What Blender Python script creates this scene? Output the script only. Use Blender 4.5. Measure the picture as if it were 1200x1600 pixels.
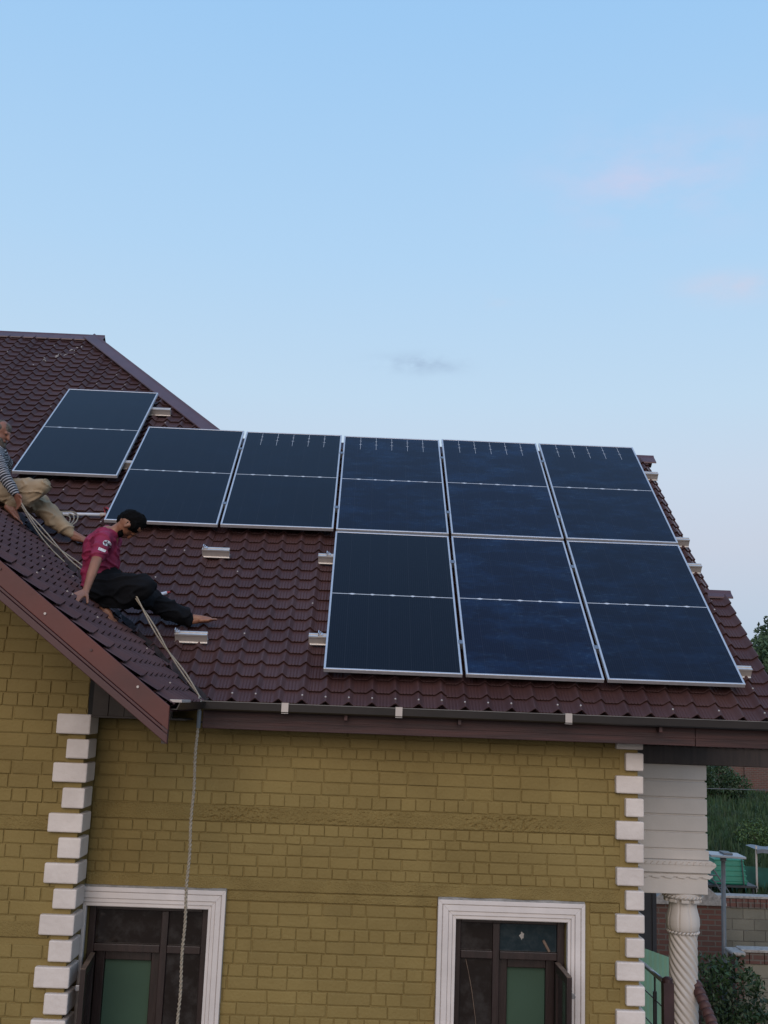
import bpy, bmesh, math, random
from mathutils import Vector, Matrix, noise
from mathutils.bvhtree import BVHTree
random.seed(7)
R = math.radians
for o in list(bpy.data.objects): bpy.data.objects.remove(o)
scn = bpy.context.scene
COL = scn.collection

# ------------------------------------------------------------------ camera
FPX = 1660.0
cam_d = bpy.data.cameras.new('camera'); cam = bpy.data.objects.new('camera', cam_d); COL.objects.link(cam)
PITCH, ROLL, YAW = R(10.209), R(2.139), R(1.066)
CAM = Vector((0.2813, -8.7419, -0.2619))
fw = Vector((math.sin(YAW)*math.cos(PITCH), math.cos(YAW)*math.cos(PITCH), math.sin(PITCH)))
r0 = Vector((math.cos(YAW), -math.sin(YAW), 0)); u0 = r0.cross(fw)
rt = math.cos(ROLL)*r0 + math.sin(ROLL)*u0; up = -math.sin(ROLL)*r0 + math.cos(ROLL)*u0
m = Matrix((rt, up, -fw)).transposed().to_4x4(); m.translation = CAM
cam.matrix_world = m
cam_d.sensor_fit = 'VERTICAL'; cam_d.sensor_height = 32.0; cam_d.sensor_width = 24.0
cam_d.lens = FPX/1600*32.0
cam_d.clip_start = 0.1; cam_d.clip_end = 3000
scn.camera = cam
scn.render.resolution_x = 768; scn.render.resolution_y = 1024

# ------------------------------------------------------------------ light: dusk, the sun just behind the camera
SUN_EL, SUN_AZ = R(24), R(188)          # azimuth clockwise from +Y
sd = Vector((math.sin(SUN_AZ)*math.cos(SUN_EL), math.cos(SUN_AZ)*math.cos(SUN_EL), math.sin(SUN_EL)))
sun_d = bpy.data.lights.new('sun', 'SUN'); sun = bpy.data.objects.new('sun', sun_d); COL.objects.link(sun)
sun_d.energy = 1.6; sun_d.angle = R(50); sun_d.color = (1.0, 0.79, 0.64)
sun.rotation_euler = sd.to_track_quat('Z', 'Y').to_euler()
world = bpy.data.worlds.new('World'); scn.world = world; world.use_nodes = True
nt = world.node_tree; nt.nodes.clear()
def wn(t, **k):
    n = nt.nodes.new(t)
    for a, b in k.items(): setattr(n, a, b)
    return n
out = wn('ShaderNodeOutputWorld'); bg = wn('ShaderNodeBackground'); bg.inputs['Strength'].default_value = 0.1
sky = wn('ShaderNodeTexSky'); sky.sky_type = 'NISHITA'; sky.sun_disc = False
sky.sun_elevation = SUN_EL; sky.sun_rotation = SUN_AZ; sky.altitude = 1500; sky.air_density = 1.0; sky.dust_density = 1.0
geo = wn('ShaderNodeNewGeometry'); sep = wn('ShaderNodeSeparateXYZ')
tc = wn('ShaderNodeTexCoord')
nt.links.new(tc.outputs['Generated'], sep.inputs[0])
ramp = wn('ShaderNodeValToRGB'); nt.links.new(sep.outputs['Z'], ramp.inputs[0])
cr = ramp.color_ramp
def lin(c): return tuple(((v/255)/12.92 if v/255 <= .04045 else (((v/255)+.055)/1.055)**2.4) for v in c)+(1,)
stops = [(0.0, (152, 172, 190)), (0.045, (168, 187, 207)), (0.085, (186, 199, 217)), (0.15, (198, 206, 221)), (0.21, (199, 213, 230)),
         (0.28, (192, 217, 238)), (0.40, (177, 212, 243)), (0.58, (158, 202, 243)), (1.0, (126, 170, 228))]
while len(cr.elements) < len(stops): cr.elements.new(0.5)
for e, (p, c) in zip(cr.elements, stops): e.position = p; e.color = lin(c)
mul10 = wn('ShaderNodeVectorMath', operation='SCALE'); mul10.inputs[3].default_value = 10.5
nt.links.new(ramp.outputs[0], mul10.inputs[0])
mixs = wn('ShaderNodeMix', data_type='RGBA'); mixs.inputs[0].default_value = 0.07
nt.links.new(mul10.outputs[0], mixs.inputs[6]); nt.links.new(sky.outputs[0], mixs.inputs[7])
# thin dusk clouds: soft wisps in the sky's own directions
last = mixs.outputs[2]
def wisp(d, sx, sz, col, amt, scale, seed):
    global last
    d = Vector(d).normalized(); rx = d.cross(Vector((0, 0, 1))).normalized(); rz = rx.cross(d)
    def dot(v):
        n = wn('ShaderNodeVectorMath', operation='DOT_PRODUCT'); n.inputs[1].default_value = v
        nt.links.new(tc.outputs['Generated'], n.inputs[0]); return n.outputs['Value']
    def mm(op, a, b=None):
        n = wn('ShaderNodeMath', operation=op)
        for i, v in enumerate((a, b)):
            if v is None: continue
            if isinstance(v, (int, float)): n.inputs[i].default_value = v
            else: nt.links.new(v, n.inputs[i])
        return n.outputs[0]
    a = mm('POWER', mm('ABSOLUTE', mm('DIVIDE', dot(rx), sx)), 2.0); b = mm('POWER', mm('ABSOLUTE', mm('DIVIDE', dot(rz), sz)), 2.0)
    g = mm('POWER', 2.718, mm('MULTIPLY', mm('ADD', a, b), -1.0)); g = mm('MULTIPLY', g, mm('GREATER_THAN', dot(d), 0.0))
    mp = wn('ShaderNodeMapping'); mp.inputs['Scale'].default_value = (scale, scale, scale*2.2); mp.inputs['Location'].default_value = (seed, seed*.7, 0)
    nt.links.new(tc.outputs['Generated'], mp.inputs[0])
    nz = wn('ShaderNodeTexNoise'); nz.inputs['Detail'].default_value = 5; nz.inputs['Scale'].default_value = 1; nz.inputs['Roughness'].default_value = .55
    nt.links.new(mp.outputs[0], nz.inputs['Vector'])
    k = mm('MULTIPLY', mm('MULTIPLY', mm('MAXIMUM', mm('SUBTRACT', nz.outputs[0], .38), 0.0), 4.0), g)
    k = mm('MINIMUM', mm('MULTIPLY', k, amt), 1.0)
    mx = wn('ShaderNodeMix', data_type='RGBA'); nt.links.new(k, mx.inputs[0]); nt.links.new(last, mx.inputs[6])
    c = lin(col); mx.inputs[7].default_value = (c[0]*10, c[1]*10, c[2]*10, 1)
    last = mx.outputs[2]
def dirpx(x, y): return (fw*FPX + rt*(x-600) + up*(800-y))
wisp(dirpx(1015, 280), .085, .042, (202, 208, 236), .6, 14, 2.3)
wisp(dirpx(1130, 215), .05, .015, (190, 206, 236), .5, 16, 4.1)
wisp(dirpx(1155, 448), .05, .012, (206, 210, 230), .7, 14, 1.3)
wisp(dirpx(655, 568), .034, .0075, (160, 183, 211), .85, 26, 6.2)
wisp(dirpx(770, 470), .03, .006, (196, 210, 232), .5, 18, 3.2)
nt.links.new(last, bg.inputs['Color']); nt.links.new(bg.outputs[0], out.inputs['Surface'])
vs = scn.view_settings; vs.view_transform = 'Standard'; vs.look = 'None'; vs.exposure = 0.0; vs.gamma = 1.0; vs.use_curve_mapping = False

# ------------------------------------------------------------------ materials
MATS = {}
def mat(name, col, rough=.6, var=.12, vscale=6.0, bump=0.0, bscale=40.0, metal=0.0, spec=.5, stretch=(1, 1, 1), rnd=0.0, col2=None, coat=0.0, detail=5, bdist=.01):
    mt = bpy.data.materials.new(name); mt.use_nodes = True; t = mt.node_tree; N = t.nodes; L = t.links
    b = N['Principled BSDF']; b.inputs['Roughness'].default_value = rough; b.inputs['Metallic'].default_value = metal
    b.inputs['Specular IOR Level'].default_value = spec; b.inputs['Coat Weight'].default_value = coat
    tcn = N.new('ShaderNodeTexCoord'); mp = N.new('ShaderNodeMapping'); mp.inputs['Scale'].default_value = stretch
    L.new(tcn.outputs['Object'], mp.inputs[0])
    gx = N.new('ShaderNodeNewGeometry')
    if rnd or name in WORLDTEX: L.new(gx.outputs['Position'], mp.inputs[0])
    nz = N.new('ShaderNodeTexNoise'); nz.inputs['Scale'].default_value = vscale; nz.inputs['Detail'].default_value = detail; L.new(mp.outputs[0], nz.inputs['Vector'])
    rp = N.new('ShaderNodeValToRGB'); L.new(nz.outputs[0], rp.inputs[0])
    c2 = col2 or tuple(min(1, v*(1+var)) for v in col); c1 = col if col2 else tuple(v*(1-var) for v in col)
    rp.color_ramp.elements[0].position = .32; rp.color_ramp.elements[1].position = .68
    rp.color_ramp.elements[0].color = (*c1, 1); rp.color_ramp.elements[1].color = (*c2, 1)
    src = rp.outputs[0]
    if rnd:
        oi = N.new('ShaderNodeObjectInfo'); ma = N.new('ShaderNodeMapRange'); ma.inputs[3].default_value = 1-rnd; ma.inputs[4].default_value = 1+rnd
        L.new(oi.outputs['Random'], ma.inputs[0]); sc = N.new('ShaderNodeVectorMath'); sc.operation = 'SCALE'
        L.new(src, sc.inputs[0]); L.new(ma.outputs[0], sc.inputs[3]); src = sc.outputs[0]
    L.new(src, b.inputs['Base Color'])
    if bump:
        bn = N.new('ShaderNodeTexNoise'); bn.inputs['Scale'].default_value = bscale; bn.inputs['Detail'].default_value = 6; L.new(mp.outputs[0], bn.inputs['Vector'])
        bu = N.new('ShaderNodeBump'); bu.inputs['Strength'].default_value = bump; bu.inputs['Distance'].default_value = bdist
        L.new(bn.outputs[0], bu.inputs['Height']); L.new(bu.outputs[0], b.inputs['Normal'])
    MATS[name] = mt; return mt
WORLDTEX = {'olive', 'olive_band', 'tile', 'grass_ground', 'block'}
mat('olive', (.188, .131, .038), .8, col2=(.240, .172, .055), vscale=1.6, bump=.7, bscale=48, rnd=.06, bdist=.008)
mat('olive_band', (.190, .132, .039), .85, col2=(.236, .168, .054), vscale=5, bump=1.0, bscale=90, bdist=.012)
mat('tile', (.060, .027, .027), .58, col2=(.085, .042, .040), vscale=1.7, bump=.2, bscale=30, spec=.35, rnd=.07, detail=9)
mat('cap_metal', (.085, .042, .048), .42, .14, 4)
mat('barge', (.108, .023, .016), .55, col2=(.066, .018, .016), vscale=2.4, bump=.1, bscale=12)
mat('barge_trim', (.060, .017, .017), .5, .12, 3)
mat('fascia', (.066, .024, .022), .65, col2=(.026, .012, .013), vscale=7, bump=.3, bscale=18, stretch=(.25, 1, 5))
mat('dark_wood', (.035, .022, .018), .6, .3, 6, bump=.3, bscale=20, stretch=(5, 5, .4))
mat('soffit', (.040, .030, .024), .75, .3, 5, bump=.3, bscale=20)
mat('gutter', (.021, .017, .016), .42, .2, 4)
mat('gutter_lip', (.15, .14, .135), .45, .2, 8)
mat('strap', (.46, .40, .36), .4, .1, 6)
mat('white_paint', (.69, .62, .575), .65, col2=(.56, .495, .455), vscale=3, bump=.5, bscale=26, detail=10)
mat('white_trim', (.67, .61, .58), .55, col2=(.56, .51, .485), vscale=3.5, bump=.15, bscale=40)
mat('cream_pier', (.54, .50, .465), .6, col2=(.47, .44, .41), vscale=3, bump=.15, bscale=40)
mat('cement', (.30, .28, .26), .9, .25, 20, bump=.6, bscale=60)
mat('window_wood', (.020, .010, .009), .42, .3, 6, bump=.2, bscale=20, stretch=(4, 4, .5))
mat('edge_wood', (.16, .11, .08), .7, .3, 12)
mat('green_room', (.035, .075, .048), .8, .1, 2)
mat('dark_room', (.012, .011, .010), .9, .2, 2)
mat('curtain', (.08, .055, .05), .9, .25, 3)
mat('alu', (.60, .60, .62), .42, .06, 20, metal=.6)
mat('alu_rail', (.66, .62, .58), .42, .06, 20, metal=.6)
mat('ribbon', (.55, .58, .62), .4, .05, 20)
mat('clamp', (.30, .30, .31), .4, .1, 20, metal=.8)
mat('steel', (.35, .36, .38), .3, .1, 20, metal=.9)
mat('iron', (.035, .037, .042), .5, .2, 20)
mat('rope', (.31, .265, .205), .9, .2, 60, bump=.6, bscale=120)
mat('white_plastic', (.62, .62, .66), .4, .05, 6)
mat('red_plastic', (.38, .03, .03), .4, .1, 6)
mat('skin', (.26, .115, .066), .5, .12, 9, bump=.1, bscale=60)
mat('skin_older', (.23, .10, .065), .52, .15, 9, bump=.15, bscale=60)
mat('black_hair', (.0035, .003, .003), .9, .4, 60, bump=.8, bscale=160, spec=.12)
mat('grey_hair', (.105, .085, .068), .7, .4, 40, bump=.8, bscale=160)
mat('maroon_cloth', (.235, .013, .055), .75, .12, 8, bump=.25, bscale=90)
mat('black_cloth', (.0055, .006, .008), .95, .25, 8, bump=.3, bscale=120, spec=.2)
mat('beige_cloth', (.33, .245, .155), .85, .08, 8, bump=.3, bscale=120)
mat('badge_white', (.6, .6, .62), .6, .05, 6)
mat('badge_dark', (.02, .02, .03), .6, .05, 6)
mat('badge_gold', (.45, .2, .07), .6, .05, 6)
mat('grass_ground', (.030, .055, .016), .9, col2=(.055, .085, .025), vscale=.5, bump=.6, bscale=8)
mat('grass', (.022, .050, .014), .7, .45, 1.5)
mat('soil', (.09, .07, .05), .95, .25, 1, bump=.5, bscale=8)
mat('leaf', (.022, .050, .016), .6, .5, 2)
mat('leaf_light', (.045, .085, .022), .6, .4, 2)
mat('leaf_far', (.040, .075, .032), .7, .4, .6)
mat('bark', (.07, .05, .035), .9, .3, 10, bump=.6, bscale=20)
mat('rose', (.20, .012, .025), .6, .3, 20)
mat('block', (.13, .125, .10), .9, col2=(.21, .195, .15), vscale=1.5, bump=.6, bscale=25, rnd=.16)
mat('mortar', (.15, .145, .13), .95, .2, 8, bump=.4, bscale=30)
mat('tank_green', (.012, .165, .105), .45, .12, 4)
mat('net_green', (.010, .075, .06), .8, .2, 6)
mat('sheet_green', (.20, .36, .24), .5, .1, 3)
mat('pole_grey', (.10, .11, .12), .5, .15, 6)
mat('pv_small', (.28, .30, .32), .35, .1, 6)
mat('navy', (.016, .018, .024), .6, .2, 3)
mat('post_brown', (.035, .015, .017), .5, .3, 5)
mat('blue_sheet', (.13, .145, .17), .5, .2, 4)

def brick_mat():
    mt = bpy.data.materials.new('red_brick'); mt.use_nodes = True; t = mt.node_tree; b = t.nodes['Principled BSDF']; b.inputs['Roughness'].default_value = .9
    g = t.nodes.new('ShaderNodeNewGeometry'); mp = t.nodes.new('ShaderNodeMapping'); mp.inputs['Rotation'].default_value = (R(90), 0, 0)
    t.links.new(g.outputs['Position'], mp.inputs[0])
    bt = t.nodes.new('ShaderNodeTexBrick'); bt.inputs['Scale'].default_value = 1; bt.inputs['Brick Width'].default_value = .24; bt.inputs['Row Height'].default_value = .085; bt.inputs['Mortar Size'].default_value = .012
    bt.inputs['Color1'].default_value = (.13, .055, .042, 1); bt.inputs['Color2'].default_value = (.095, .05, .04, 1); bt.inputs['Mortar'].default_value = (.12, .10, .085, 1)
    t.links.new(mp.outputs[0], bt.inputs['Vector']); t.links.new(bt.outputs[0], b.inputs['Base Color'])
    bu = t.nodes.new('ShaderNodeBump'); bu.inputs['Strength'].default_value = .6; bu.inputs['Distance'].default_value = .01; bu.invert = True
    t.links.new(bt.outputs['Fac'], bu.inputs['Height']); t.links.new(bu.outputs[0], b.inputs['Normal'])
    MATS['red_brick'] = mt
brick_mat()

def glass_mat(name, tint, rough=.06, dust=.0):
    mt = bpy.data.materials.new(name); mt.use_nodes = True; t = mt.node_tree; b = t.nodes['Principled BSDF']
    b.inputs['Base Color'].default_value = (*tint, 1); b.inputs['Roughness'].default_value = rough; b.inputs['Specular IOR Level'].default_value = .5
    N = t.nodes; g = N.new('ShaderNodeNewGeometry'); nz = N.new('ShaderNodeTexNoise'); nz.inputs['Scale'].default_value = 7; nz.inputs['Detail'].default_value = 8; nz.inputs['Roughness'].default_value = .7
    t.links.new(g.outputs['Position'], nz.inputs['Vector'])
    rp = N.new('ShaderNodeValToRGB'); rp.color_ramp.elements[0].position = .45; rp.color_ramp.elements[1].position = .75
    rp.color_ramp.elements[0].color = (*tint, 1); rp.color_ramp.elements[1].color = (*[v+.03 for v in tint], 1)
    t.links.new(nz.outputs[0], rp.inputs[0]); t.links.new(rp.outputs[0], b.inputs['Base Color'])
    MATS[name] = mt
glass_mat('pane', (.018, .013, .011), .05); glass_mat('pane_blue_reflection', (.013, .023, .028), .10)  # bluish reflection of one upper pane is painted into its glass colour

def pv_mat():
    """dark monocrystalline half-cells: fine fingers, faint cell gaps, wiping marks with a painted bluish sheen, dust; u,v in metres from the panel's own coordinates"""
    mt = bpy.data.materials.new('pv_cells'); mt.use_nodes = True; t = mt.node_tree; N = t.nodes; L = t.links; b = N['Principled BSDF']
    tcn = N.new('ShaderNodeTexCoord'); s = N.new('ShaderNodeSeparateXYZ'); L.new(tcn.outputs['Object'], s.inputs[0])
    oi = N.new('ShaderNodeObjectInfo')
    def mm(op, a, bb=None, c=None):
        n = N.new('ShaderNodeMath'); n.operation = op
        for i, v in enumerate((a, bb, c)):
            if v is None: continue
            if isinstance(v, (int, float)): n.inputs[i].default_value = v
            else: L.new(v, n.inputs[i])
        return n.outputs[0]
    def lines(src, pitch, w):       # 1 on a thin line every pitch
        f = mm('FRACT', mm('DIVIDE', src, pitch)); d = mm('ABSOLUTE', mm('SUBTRACT', f, .5)); return mm('GREATER_THAN', d, .5-w/pitch/2)
    gu = lines(mm('ADD', s.outputs[0], .016), .1837, .0028); gv = lines(mm('ADD', s.outputs[1], .0), .0925, .0022)
    bus = lines(s.outputs[0], .01837, .0028)
    lum = mm('ADD', mm('MULTIPLY', gu, .010), mm('ADD', mm('MULTIPLY', gv, .0025), mm('MULTIPLY', bus, .007)))
    mpn = N.new('ShaderNodeMapping'); mpn.inputs['Scale'].default_value = (1.2, 2.6, 1); L.new(tcn.outputs['Object'], mpn.inputs[0])
    rv = N.new('ShaderNodeVectorMath'); rv.operation = 'ADD'; L.new(mpn.outputs[0], rv.inputs[0])
    cb = N.new('ShaderNodeCombineXYZ'); L.new(mm('MULTIPLY', oi.outputs['Random'], 37.0), cb.inputs[0]); L.new(mm('MULTIPLY', oi.outputs['Random'], 91.0), cb.inputs[1]); L.new(cb.outputs[0], rv.inputs[1])
    nz = N.new('ShaderNodeTexNoise'); nz.inputs['Scale'].default_value = 1.7; nz.inputs['Detail'].default_value = 7; nz.inputs['Roughness'].default_value = .62; L.new(rv.outputs[0], nz.inputs['Vector'])
    nz2 = N.new('ShaderNodeTexNoise'); nz2.inputs['Scale'].default_value = 6; nz2.inputs['Detail'].default_value = 9; nz2.inputs['Roughness'].default_value = .75; nz2.inputs['Distortion'].default_value = 1.5; L.new(rv.outputs[0], nz2.inputs['Vector'])
    wiped = N.new('ShaderNodeSeparateColor'); L.new(oi.outputs['Color'], wiped.inputs[0]); wf = wiped.outputs[0]      # wiping film per panel, its specular smears painted as bluish colour
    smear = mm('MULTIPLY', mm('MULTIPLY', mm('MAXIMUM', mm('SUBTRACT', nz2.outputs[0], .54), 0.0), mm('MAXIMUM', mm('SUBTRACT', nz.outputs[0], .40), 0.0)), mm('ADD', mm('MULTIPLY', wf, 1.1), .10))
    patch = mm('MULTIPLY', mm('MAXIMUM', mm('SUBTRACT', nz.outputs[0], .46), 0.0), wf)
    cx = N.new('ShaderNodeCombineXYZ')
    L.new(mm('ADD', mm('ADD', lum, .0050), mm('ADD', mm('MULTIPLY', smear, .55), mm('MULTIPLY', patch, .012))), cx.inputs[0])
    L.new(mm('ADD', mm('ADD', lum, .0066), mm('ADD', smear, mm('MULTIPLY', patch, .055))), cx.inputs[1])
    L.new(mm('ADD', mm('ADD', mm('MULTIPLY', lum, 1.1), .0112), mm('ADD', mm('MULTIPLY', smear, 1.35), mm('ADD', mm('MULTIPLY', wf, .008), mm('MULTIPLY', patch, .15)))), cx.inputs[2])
    L.new(cx.outputs[0], b.inputs['Base Color'])
    b.inputs['Specular IOR Level'].default_value = .17; L.new(mm('ADD', mm('MULTIPLY', nz2.outputs[0], .12), .06), b.inputs['Roughness'])
    MATS['pv_cells'] = mt
pv_mat()

def stripe_mat():
    mt = bpy.data.materials.new('striped_cloth'); mt.use_nodes = True; t = mt.node_tree; N = t.nodes; L = t.links; b = N['Principled BSDF']; b.inputs['Roughness'].default_value = .85
    at = N.new('ShaderNodeAttribute'); at.attribute_name = 'along'
    d = N.new('ShaderNodeMath'); d.operation = 'DIVIDE'; d.inputs[1].default_value = .026; L.new(at.outputs['Fac'], d.inputs[0])
    f = N.new('ShaderNodeMath'); f.operation = 'FRACT'; L.new(d.outputs[0], f.inputs[0])
    g = N.new('ShaderNodeMath'); g.operation = 'GREATER_THAN'; g.inputs[1].default_value = .64; L.new(f.outputs[0], g.inputs[0])
    mx = N.new('ShaderNodeMix'); mx.data_type = 'RGBA'; L.new(g.outputs[0], mx.inputs[0]); mx.inputs[6].default_value = (.02, .022, .03, 1); mx.inputs[7].default_value = (.36, .36, .38, 1)
    L.new(mx.outputs[2], b.inputs['Base Color']); MATS['striped_cloth'] = mt
stripe_mat()

# ------------------------------------------------------------------ helpers
def tag(o, label=None, cat=None, group=None, kind=None):
    if label: o['label'] = label
    if cat: o['category'] = cat
    if group: o['group'] = group
    if kind: o['kind'] = kind
    return o
def empty(name, loc=(0, 0, 0)):
    o = bpy.data.objects.new(name, None); COL.objects.link(o); o.location = loc; o.empty_display_size = .2; return o
def put(name, me, parent=None):
    o = bpy.data.objects.new(name, me); COL.objects.link(o)
    if parent is not None:
        o.parent = parent; o.matrix_parent_inverse = Matrix.Translation(-WLOC.get(parent, Vector()))
    return o
WLOC = {}
def thing(name, loc, label, cat, group=None):
    o = empty(name, loc); WLOC[o] = Vector(loc); return tag(o, label, cat, group)
class MB:
    def __init__(s): s.v = []; s.f = []; s.sm = []
    def quad(s, a, b, c, d):
        i = len(s.v); s.v += [tuple(a), tuple(b), tuple(c), tuple(d)]; s.f.append((i, i+1, i+2, i+3))
    def poly(s, pts):
        i = len(s.v); s.v += [tuple(p) for p in pts]; s.f.append(tuple(range(i, i+len(pts))))
    def box(s, x0, x1, y0, y1, z0, z1, M=None):
        p = [Vector((x, y, z)) for z in (z0, z1) for y in (y0, y1) for x in (x0, x1)]
        if M: p = [M @ q for q in p]
        i = len(s.v); s.v += [tuple(q) for q in p]
        s.f += [tuple(i+k for k in f) for f in ((0, 2, 3, 1), (4, 5, 7, 6), (0, 1, 5, 4), (2, 6, 7, 3), (0, 4, 6, 2), (1, 3, 7, 5))]
    def prism(s, poly, axis, a0, a1):     # poly: 2D points in the other two axes; axis 'x','y','z'
        def P(p, a): return {'x': (a, p[0], p[1]), 'y': (p[0], a, p[1]), 'z': (p[0], p[1], a)}[axis]
        n = len(poly); i = len(s.v); s.v += [P(p, a0) for p in poly]+[P(p, a1) for p in poly]
        for k in range(n): s.f.append((i+k, i+(k+1) % n, i+n+(k+1) % n, i+n+k))
        s.f.append(tuple(i+k for k in range(n))[::-1]); s.f.append(tuple(i+n+k for k in range(n)))
    def lathe(s, c, prof, n=24, fn=None):
        i = len(s.v)
        for (r, z) in prof:
            for k in range(n):
                a = 2*math.pi*k/n; rr = fn(r, z, a) if fn else r
                s.v.append((c[0]+rr*math.cos(a), c[1]+rr*math.sin(a), z))
        for j in range(len(prof)-1):
            for k in range(n):
                a = i+j*n+k; b = i+j*n+(k+1) % n; s.f.append((a, b, b+n, a+n))
        s.f.append(tuple(i+k for k in range(n))[::-1]); s.f.append(tuple(i+(len(prof)-1)*n+k for k in range(n)))
    def tube(s, pts, rad, n=8, cap=True):
        pts = [Vector(p) for p in pts]; rs = rad if isinstance(rad, (list, tuple)) else [rad]*len(pts)
        i = len(s.v); px = None
        for k, p in enumerate(pts):
            t = (pts[min(k+1, len(pts)-1)]-pts[max(k-1, 0)]).normalized()
            if px is None: px = t.orthogonal().normalized()
            px = (px - t*px.dot(t)); px = px.normalized() if px.length > 1e-6 else t.orthogonal().normalized()
            py = t.cross(px)
            for q in range(n):
                a = 2*math.pi*q/n; s.v.append(tuple(p+(px*math.cos(a)+py*math.sin(a))*rs[k]))
        for k in range(len(pts)-1):
            for q in range(n):
                a = i+k*n+q; b = i+k*n+(q+1) % n; s.f.append((a, b, b+n, a+n))
        if cap:
            s.f.append(tuple(i+q for q in range(n))[::-1]); s.f.append(tuple(i+(len(pts)-1)*n+q for q in range(n)))
    def mesh(s, name, mt, smooth=False):
        me = bpy.data.meshes.new(name); me.from_pydata(s.v, [], s.f); me.materials.append(MATS[mt]); me.update()
        if smooth: me.polygons.foreach_set('use_smooth', [True]*len(me.polygons))
        return me
    def build(s, name, mt, parent=None, smooth=False, bevel=0.0, fix=False):
        me = s.mesh(name, mt, smooth)
        if bevel or fix:
            b = bmesh.new(); b.from_mesh(me)
            if fix: bmesh.ops.recalc_face_normals(b, faces=b.faces)
            if bevel: bmesh.ops.bevel(b, geom=list(b.edges), offset=bevel, segments=2, profile=.5, affect='EDGES')
            b.to_mesh(me); b.free()
        return put(name, me, parent)
def px(P):
    d = Vector(P)-CAM; z = d.dot(fw); return 600+FPX*d.dot(rt)/z, 800-FPX*d.dot(up)/z, z

# ------------------------------------------------------------------ setting: ground, terrace
GZ = -7.0
g = MB(); g.quad((-600, -300, GZ), (600, -300, GZ), (600, 900, GZ), (-600, 900, GZ)); tag(g.build('ground', 'soil'), kind='structure')
g = MB(); n = 24
TERR = lambda x, y: -4.02+.0068*(y-12)+.10*noise.noise((x*.12, y*.12, 3))
xs = [3.0+i*2.6 for i in range(n+1)]; ys = [11.55+j*2.4 for j in range(n+1)]
for i in range(n):
    for j in range(n):
        g.quad(*[(a, b, TERR(a, b)) for a, b in ((xs[i], ys[j]), (xs[i+1], ys[j]), (xs[i+1], ys[j+1]), (xs[i], ys[j+1]))])
g.box(3.0, xs[-1], 11.56, ys[-1], GZ-.1, -4.35)
tag(g.build('terrace', 'grass_ground'), kind='structure')

# ------------------------------------------------------------------ roof geometry
TH = R(38.695); ct, st, tt = math.cos(TH), math.sin(TH), math.tan(TH)
OFF = -.162                                   # tile base sheet below the plane of the panel glass
NR = Vector((0, -st, ct)); VR = Vector((0, ct, st)); UR = Vector((1, 0, 0))
def RP(u, v, n=0.0): return UR*u+VR*v+NR*n    # point on the main slope: u along the eave, v up the slope, n off the glass plane
TW, TL = .186, .168
XE, YE = -.956, -.125
V_E = (YE - (-st)*OFF)/ct                     # slope coordinate of the eave
ZE = RP(0, V_E, OFF).z
def Yat(v): return RP(0, v, OFF).y
ROWY = TL*ct
NW_ROWS, N_LOW, N_TOP = 24, 29, 49
Y_WR, Y_LR, Y_TR = YE+NW_ROWS*ROWY, YE+N_LOW*ROWY, YE+N_TOP*ROWY
TWT = .7635; TH2 = math.atan(TWT); ct2, st2 = math.cos(TH2), math.sin(TH2)   # the wing's slope is a little flatter
ZW = ZE-.030; KW = TWT/tt; YV = YE-.030/tt
X_WR = XE-((Y_WR-YE)*tt+.030)/TWT             # wing ridge
X_VERGE, X_VERGE2, N_V2 = 3.64, 3.76, 11
X_LEFT = -7.4
def hipx(y): return -1.40-(y-Y_LR)*.905
house = thing('brick_house', (0, 0.2, GZ), 'olive painted brick house with white corner blocks under a maroon tiled roof', 'house')

# one pressed tile: flat pan with three small ribs, then a sharp roll; the foot stands proud of the row below
PROF = [(0, .000), (.010, .0), (.017, .0055), (.024, .0), (.036, .0), (.043, .0055), (.050, .0), (.062, .0), (.069, .0055), (.076, .0), (.088, .0005),
        (.100, .008), (.120, .027), (.132, .038), (.138, .041), (.144, .039), (.158, .023), (.174, .006), (.186, .000)]
STEP = .021
def tile_mesh(tl):
    mb = MB(); rows = []
    for v, l in ((.010, -.003), (0.0, STEP-.003), (.002, STEP), (tl*.55, STEP*.45), (tl+.014, -.0015)):
        rows.append([(a, v+(.004 if (abs(z) < .003 and v <= .012) else 0)*0, z*(1.0 if v < tl*.9 else .92)+l) for a, z in PROF])
    k = len(PROF)
    for rw in rows: mb.v += rw
    for j in range(len(rows)-1):
        for i in range(k-1): mb.f.append((j*k+i, j*k+i+1, (j+1)*k+i+1, (j+1)*k+i))
    return mb
def finish_tile(me):
    me.polygons.foreach_set('use_smooth', [False]*len(me.polygons)); return me
TMB = tile_mesh(TL); TME = TMB.mesh('roof_tile', 'tile'); WL = .152; WMB = tile_mesh(WL); WME = WMB.mesh('roof_tile_wing', 'tile')

def panel_rects():
    W, H, gx, gy = 1.134, 2.279, .0287, .035
    L = [('b', c, c*(W+gx), 0.0, H) for c in range(3)] + [('t', c, c*(W+gx)+.003, H+gy, H) for c in range(-2, 3)] + [('f', 0, -3.545, 3.30, 2.345)]
    return [(k, c, u, v, W, h) for k, c, u, v, h in L]
PANELS = panel_rects()
main_roof = MB()
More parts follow.
